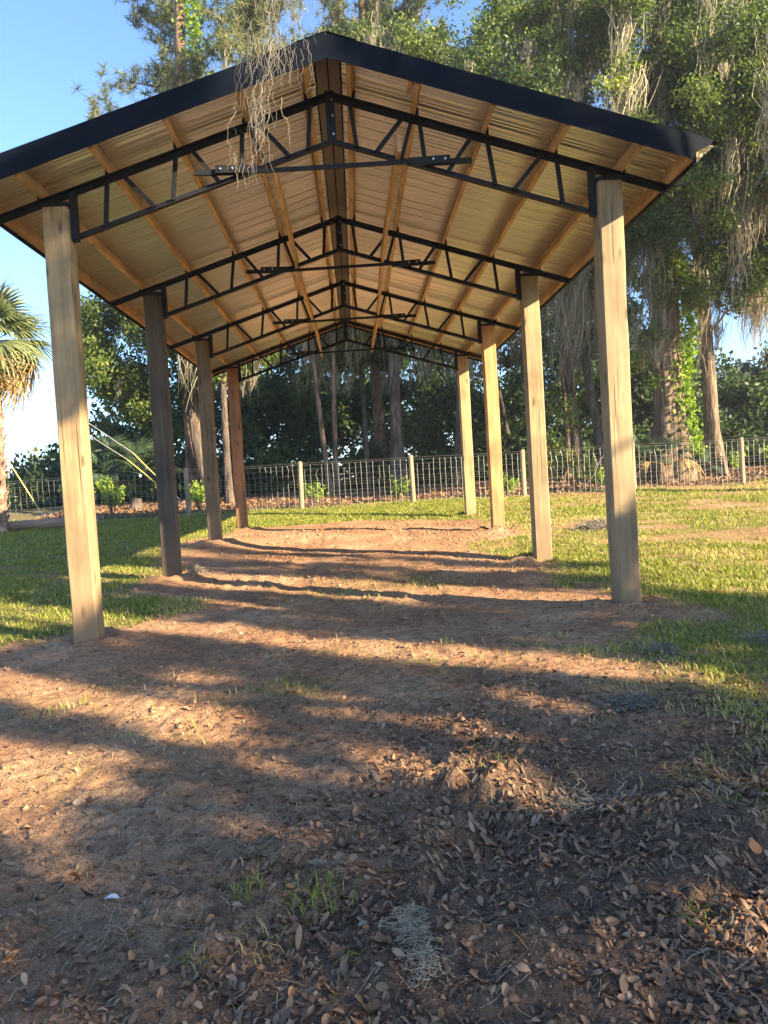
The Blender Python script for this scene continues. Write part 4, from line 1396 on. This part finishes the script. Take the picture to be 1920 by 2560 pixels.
# a few larger tufts in the foreground dirt
def tuft(label, x, y, n, h, r, tone, seed):
    n, h, r = int(n * .6), h * .8, r * 1.15
    g = np.random.default_rng(seed)
    a = g.uniform(0, 6.28, n); rr = np.sqrt(g.uniform(0, 1, n)) * r
    X, Y = x + rr * np.cos(a), y + rr * np.sin(a)
    Z = ground_z(X, Y)
    hh = h * g.uniform(.5, 1.2, n); d = g.uniform(0, 6.28, n); L = hh * g.uniform(.3, 1.3, n)
    b0 = np.stack([X - x, Y - y, Z - .01], -1); s = np.stack([np.cos(d + 1.57), np.sin(d + 1.57), 0 * d], -1) * .0022
    dd = np.stack([np.cos(d), np.sin(d), 0 * d], -1) * L[:, None]
    P1 = b0 + dd * .3 + np.stack([0 * d, 0 * d, hh * .65], -1); P2 = b0 + dd + np.stack([0 * d, 0 * d, hh * g.uniform(.5, 1, n)], -1)
    V = np.stack([b0 - s, b0 + s, P1 + s, P1 - s, P2 + s * .2, P2 - s * .2], 1).reshape(-1, 3)
    q6 = (np.arange(n) * 6)[:, None]
    F = np.concatenate([q6 + np.array([[0, 1, 2, 3]]), q6 + np.array([[3, 2, 4, 5]])])
    V[:, 2] -= float(ground_z(x, y))
    rnd = np.clip(g.normal(tone, .2, n), 0, 1)
    o = link("grass_tuft", fast_mesh("grass_tuft", V, F, M['grass'], {"rnd": np.repeat(rnd, 6)}), None, (x, y, float(ground_z(x, y))))
    tag(o, label, "grass tuft", "grass tufts in the leaf litter", "stuff")
tuft("pale grass tuft in the shaded litter, left one of the near pair", -.42, -4.50, 60, .09, .05, .8, 1)
tuft("wide green grass tuft in the shaded litter, right one of the near pair", -.18, -4.56, 110, .10, .11, .66, 2)
tuft("small straw coloured tuft below the near pair", -.33, -4.78, 50, .07, .08, .85, 3)
tuft("tiny bright green sprout near the hanging moss clump", -.06, -4.93, 18, .06, .03, .5, 4)
tuft("green tuft at the bottom left corner", -.55, -4.85, 30, .06, .05, .75, 5)
tuft("grass tuft on top of the sunlit dirt mound", .62, -3.46, 90, .06, .14, .75, 6)
tuft("grass patch at the right edge of the near litter", 1.05, -4.78, 60, .06, .07, .6, 7)
tuft("green tuft in the shaded middle foreground", -.42, -1.95, 140, .07, .25, .4, 8)

# ------------------------------------------------------------------ dry straw and leaf litter
n = 26000
x = g.uniform(-4, 4, n); y = -5.5 + 9 * g.uniform(0, 1, n) ** 1.5
k = g.random(n) < (.25 + .75 * sstep(-.2, .35, fbm(x * 1.6 + 3, y * 1.6, 3)))
x, y = x[k], y[k]; n = len(x)
a = g.uniform(0, 6.28, n); L = g.uniform(.02, .085, n)
seg = 3
t = np.linspace(-.5, .5, seg + 1)
cv = g.normal(0, .35, n)
PX = x[:, None] + L[:, None] * (t * np.cos(a)[:, None] - cv[:, None] * (t ** 2) * np.sin(a)[:, None])
PY = y[:, None] + L[:, None] * (t * np.sin(a)[:, None] + cv[:, None] * (t ** 2) * np.cos(a)[:, None])
PZ_ = ground_z(PX, PY) + .004 + np.abs(g.normal(0, .006, (n, 1))) * (1 + 2 * t[None, :] * g.choice([-1, 1], (n, 1)))
P_ = np.stack([PX, PY, PZ_], -1)
sd = np.stack([-np.sin(a), np.cos(a), 0 * a], -1)[:, None, :] * (.0011 + .0002 * np.hypot(x, y + 7.3))[:, None, None]
V = np.stack([P_ - sd, P_ + sd], 2).reshape(-1, 3)
b = (np.arange(n) * (seg + 1) * 2)[:, None] + (np.arange(seg) * 2)[None, :]
F = np.stack([b, b + 1, b + 3, b + 2], -1).reshape(-1, 4)
tag(link("dry_straw", fast_mesh("dry_straw", V, F, M['straw'], {"rnd": np.repeat(np.clip(g.normal(.5, .22, n), 0, 1), (seg + 1) * 2)})), "scattered dry grass and pine straw on the dirt", "straw", kind="stuff")

def leaf_shape(curl, fold, twist):
    """curled oak leaf, 1 unit long, 4 sections of 3 verts"""
    V = []
    for u, w in ((-.5, .03), (-.28, .19), (0.02, .25), (.29, .19), (.5, .015)):
        zc = curl * (u * u) * 1.6
        ang = twist * u
        for sgn in (-1, 0, 1):
            yy = sgn * w; zz = zc + fold * abs(yy)
            V.append((u, yy * math.cos(ang) - zz * 0, zz + yy * math.sin(ang)))
    F = []
    for i in range(4):
        for j in range(2):
            F.append((i * 3 + j, i * 3 + j + 1, (i + 1) * 3 + j + 1, (i + 1) * 3 + j))
    return np.array(V), np.array(F)
SHAPES = [leaf_shape(c, f, t) for c, f, t in ((.15, .3, .2), (.6, .8, -.7), (-.35, .3, .9), (1.0, 1.4, .5), (.4, -.5, -1.2), (.05, .15, .1), (.2, 1.1, .9), (-.6, .5, -.4))]
def litter_pts(n, x0, x1, y0, y1, dens):
    x = g.uniform(x0, x1, n); y = g.uniform(y0, y1, n)
    k = g.random(n) < dens(x, y)
    return x[k], y[k]
ld = lambda x, y: np.clip(litter_mask(x, y) ** 1.2 * (.4 + 1.7 * (fbm(x * 2.2 + 1, y * 2.2, 3) + .25)) + .05, 0, 1)
ax, ay = litter_pts(30000, -2.2, 2.6, -5.6, -2.2, ld)
bx_, by_ = litter_pts(5200, -4, 4, -2.2, 3, lambda x, y: .10 + .0 * x)
cx_, cy_ = litter_pts(16000, -9, 14, 14.1, 19, lambda x, y: .75 * litter_mask(x, y))
X = np.concatenate([ax, bx_, cx_]); Y = np.concatenate([ay, by_, cy_])
n = len(X)
Lf = np.where(Y > 10, g.uniform(.08, .15, n), np.clip(.013 + .040 * g.beta(1.6, 2.6, n), .012, .055))
yaw = g.uniform(0, 6.28, n)
tilt = g.normal(0, .38, (n, 2)); flip = g.random(n) < .3
ZZ = ground_z(X, Y)
e_ = .03
nx_ = (ground_z(X + e_, Y) - ground_z(X - e_, Y)) / (2 * e_); ny_ = (ground_z(X, Y + e_) - ground_z(X, Y - e_)) / (2 * e_)
tone = np.clip(g.beta(2.2, 2.4, n), 0, 1); tone = np.where(g.random(n) < .05, g.uniform(.9, 1, n), tone * .88)
dist = np.hypot(X, Y + 7.3)
order = np.argsort(-(Lf / dist) * (np.abs(X) < .50 * (Y + 7.3)) * (Y < -3.0))
ind = order[:300]
sh = g.integers(0, len(SHAPES), n)
def leaf_world(i):
    V, F = SHAPES[sh[i]]
    v = V * Lf[i]
    if flip[i]: v = v * np.array([1, 1, -1])
    cy, sy = math.cos(yaw[i]), math.sin(yaw[i])
    x, y, zz = v[:, 0], v[:, 1], v[:, 2] + v[:, 0] * tilt[i, 0] + v[:, 1] * tilt[i, 1]
    xr, yr = x * cy - y * sy, x * sy + y * cy
    zz = zz + xr * nx_[i] + yr * ny_[i]
    zz = zz - zz.min() * .72 + .003
    return np.stack([xr, yr, zz], -1), F
VA, FA, TA = [], [], []
cnt = 0
isind = np.zeros(n, bool); isind[ind] = True
for i in range(n):
    if isind[i]: continue
    v, F = leaf_world(i)
    VA.append(v + np.array([X[i], Y[i], ZZ[i]])); FA.append(F + cnt); TA.append(np.full(len(v), tone[i])); cnt += len(v)
tag(link("leaf_litter", fast_mesh("leaf_litter", np.concatenate(VA), np.concatenate(FA), M['litter'], {"rnd": np.concatenate(TA)})), "brown dead oak leaves littering the dirt", "leaf litter", kind="stuff")
for i in ind:
    v, F = leaf_world(i)
    me = fast_mesh("fallen_leaf", v, F, M['litter'], {"rnd": np.full(len(v), tone[i])})
    tn = "dark brown" if tone[i] < .3 else "mid brown" if tone[i] < .55 else "pale tan" if tone[i] < .89 else "orange"
    cu = "tightly curled" if sh[i] in (3, 6) else "curled" if sh[i] in (1, 4, 7) else "flat"
    fr = X[i] / (.475 * (Y[i] + 7.3))
    wh = ["far left", "left", "middle", "right", "far right"][int(np.clip((fr + 1) * 2.5, 0, 4))]
    rw = "along the bottom edge" if Y[i] < -4.9 else "just above the bottom edge" if Y[i] < -4.5 else "in the upper part of the litter"
    tag(link("fallen_leaf", me, None, (X[i], Y[i], ZZ[i])), f"{cu} {tn} dead oak leaf {rw}, {wh}", "leaf", "single fallen leaves in the nearest litter")
# crumbs of leaf, bark and soil between the leaves
def crumbs(name, label, cat, n, x0, x1, y0, y1, dens, lo, hi, mat, tmu, solid):
    x = g.uniform(x0, x1, n); y = y0 + (y1 - y0) * g.uniform(0, 1, n) ** 1.35
    k = g.random(n) < dens(x, y); x, y = x[k], y[k]; n = len(x)
    c = np.stack([x, y, ground_z(x, y)], -1)
    r = (lo * (hi / lo) ** (g.random(n) ** 2.2)) * (1 + .06 * np.hypot(x, y + 7.3))
    if solid:
        base = np.array([(1, 0, 0), (0, 1, 0), (-1, 0, 0), (0, -1, 0), (0, 0, 1), (0, 0, -1)], float)
        F0 = np.array([(0, 1, 4), (1, 2, 4), (2, 3, 4), (3, 0, 4), (1, 0, 5), (2, 1, 5), (3, 2, 5), (0, 3, 5)])
        V = base[None] * g.uniform(.55, 1.2, (n, 6, 1)) + g.normal(0, .22, (n, 6, 3))
        V[:, :, 2] *= .75
        a = g.uniform(0, 6.28, n); ca, sa = np.cos(a)[:, None], np.sin(a)[:, None]
        V = np.stack([V[..., 0] * ca - V[..., 1] * sa, V[..., 0] * sa + V[..., 1] * ca, V[..., 2] + .25], -1)
        V = V * r[:, None, None] + c[:, None, :]
        F = (np.arange(n) * 6)[:, None, None] + F0[None]
        V, F, m = V.reshape(-1, 3), F.reshape(-1, 3), 6
    else:
        c[:, 2] += .004
        V, F = leaf_quads(c, r * 2, g, .55, .7); m = 4
    t = np.clip(g.normal(tmu, .2, n), 0, .9)
    tag(link(name, fast_mesh(name, V, F, mat, {"rnd": np.repeat(t, m)})), label, cat, kind="stuff")
M['clod'] = leaf_mat("soil_clod", [(0.0, (0.11, 0.068, 0.042)), (0.5, (0.27, 0.155, 0.083)), (1.0, (0.44, 0.28, 0.16))], 0, rough=.95)
crumbs("leaf_crumbs", "broken leaf and bark crumbs between the fallen leaves", "debris", 60000, -2.5, 3, -5.6, 0, lambda x, y: .25 + .75 * litter_mask(x, y), .004, .012, M['litter'], .38, False)
crumbs("soil_clods", "crumbly clods of dirt on the bare ground", "dirt clods", 30000, -3.2, 3.2, -5.6, 9, lambda x, y: (1 - .8 * grass_mask(x, y)) * (.2 + 1.4 * np.clip(fbm(x * 1.5 + 7, y * 1.5, 3) + .15, 0, 1)), .003, .019, M['clod'], .5, True)

# one bleached leaf
V, F = SHAPES[2]
o = link("fallen_leaf", fast_mesh("fallen_leaf", V * .055, F, M['white_leaf'], {"rnd": np.full(len(V), .5)}), None, (-.93, -4.42, float(ground_z(-.93, -4.42)) + .012))
o.rotation_euler = (0.1, .05, .25); tag(o, "single bleached white leaf on the shaded dirt at the left", "leaf")

# ------------------------------------------------------------------ fallen moss clumps
def moss_clump(label, x, y, n, rx, ry, h, seed, th=.0016, tone=.5):
    g = np.random.default_rng(seed)
    z0 = float(ground_z(x, y))
    A = g.normal(0, 1, (n, 3)) * [rx * .5, ry * .5, 0]
    A[:, 2] = ground_z(A[:, 0] + x, A[:, 1] + y) - z0 + g.uniform(0.15, 1, n) * h * np.exp(-(A[:, 0] / rx) ** 2 - (A[:, 1] / ry) ** 2)
    d = g.normal(0, 1, (n, 3)) * [1, 1, .25]; d = unit(d)
    seg = 10
    L = g.uniform(.5, 1.2, n) * (rx + ry) * .6
    P = A[:, None, :] + np.cumsum(np.repeat(d[:, None, :], seg + 1, 1) * (L / seg)[:, None, None] * .5 + g.normal(0, 1, (n, seg + 1, 3)) * (L / seg)[:, None, None] * [.55, .55, .3], axis=1)
    P[:, :, 2] = np.maximum(P[:, :, 2], ground_z(P[:, :, 0] + x, P[:, :, 1] + y) - z0 + .003)
    dd = unit(np.gradient(P, axis=1)); s = unit(np.cross(dd, [.2, .3, .93])); u = np.cross(dd, s)
    w = th * g.uniform(.6, 1.3, n)[:, None, None]
    V = np.stack([P + w * (s * math.cos(a) + u * math.sin(a)) for a in (0, 2.094, 4.189)], 2).reshape(-1, 3)
    b = (np.arange(n) * (seg + 1) * 3)[:, None] + (np.arange(seg) * 3)[None, :]
    F = np.concatenate([np.stack([b + i, b + (i + 1) % 3, b + 3 + (i + 1) % 3, b + 3 + i], -1).reshape(-1, 4) for i in range(3)])
    o = link("moss_clump", fast_mesh("moss_clump", V, F, M['moss_near'], {"rnd": np.repeat(np.clip(g.normal(tone, .2, n), 0, 1), (seg + 1) * 3)}), None, (x, y, z0))
    tag(o, label, "moss clump", "fallen moss clumps", "stuff")
moss_clump("frizzy grey moss clump standing in the nearest leaf litter", .12, -4.86, 260, .06, .05, .13, 1, .0011, .85)
moss_clump("straw coloured moss tangle at the foot of the nearest grey clump", .15, -4.98, 170, .055, .045, .09, 2, .0012, .98)
moss_clump("big pale moss heap on the grass between the right posts", 3.84, 5.67, 420, .26, .2, .16, 3, .004, .6)
moss_clump("grey moss wisp on the grass right of the nearest right post's shade", 2.15, -1.6, 160, .12, .1, .06, 4, .0022, .5)
moss_clump("wide grey moss wisp on the grass at the right edge", 3.05, -1.5, 200, .22, .1, .06, 5, .0024, .55)
moss_clump("grey moss tangle in the right middle litter", 1.55, -2.75, 200, .14, .12, .07, 6, .002, .45)
moss_clump("long grey moss strand lying across the right litter", .98, -3.95, 150, .26, .04, .03, 7, .0015, .55)
moss_clump("grey moss clump at the foot of the second left post", -2.08, 3.35, 160, .10, .08, .1, 8, .0028, .5)
moss_clump("small grey moss tangle beside the near grass tufts", -.15, -4.35, 90, .08, .05, .04, 9, .0012, .5)

# a few twigs in the litter
for q, (x, y, a, L, lb) in enumerate(((-.62, -4.72, .3, .16, "thin dry twig in the left litter"), (.52, -4.62, 1.9, .13, "short dry twig in the middle of the right litter"), (.86, -4.35, 2.7, .20, "long dry twig in the right litter"),
                                      (.35, -5.02, .1, .10, "small pale twig by the bottom edge"), (-.1, -3.9, 2.4, .17, "thin twig on the shaded dirt left of the tyre rut"), (1.35, -3.6, .8, .22, "forked looking twig at the edge of the right grass"),
                                      (-1.1, -2.9, 1.2, .18, "dry twig in the sunlit dirt on the left"), (.2, -2.2, .5, .2, "dry twig across the middle shade"))):
    pts = [Vector((x + L * t * math.cos(a) + .012 * math.sin(t * 7 + q), y + L * t * math.sin(a) + .012 * math.cos(t * 5 + q), 0)) for t in np.linspace(0, 1, 6)]
    for p in pts: p.z = float(ground_z(p.x, p.y)) + .007
    mb = MB(); mb.tube(pts, [.0032 - .0003 * i for i in range(6)], 5)
    b0_ = pts[3]; mb.tube([b0_, b0_ + Vector((.04 * math.cos(a + .8), .04 * math.sin(a + .8), .012))], [.0018, .001], 4)
    tag(mb.build("dry_twig", M['bark_pale'], None, True), lb, "twig", "twigs in the litter")

# ------------------------------------------------------------------ haze volume added to lift the dark tones
HAZE = 0.0008
if HAZE > 0:
    m = bpy.data.materials.new("haze"); m.use_nodes = True
    N, L = m.node_tree.nodes, m.node_tree.links
    for nn in list(N):
        if nn.type != 'OUTPUT_MATERIAL': N.remove(nn)
    pv = N.new("ShaderNodeVolumePrincipled")
    pv.inputs["Color"].default_value = (0.92, 0.95, 1.0, 1)
    pv.inputs["Density"].default_value = HAZE
    pv.inputs["Anisotropy"].default_value = 0.2
    L.new(pv.outputs[0], [o for o in N if o.type == 'OUTPUT_MATERIAL'][0].inputs["Volume"])
    mb = MB(); mb.box(-650, 650, -160, 1010, -4, 24)
    tag(mb.build("haze", m), "thin pale haze added over the yard to lift dark tones", "haze", kind="stuff")
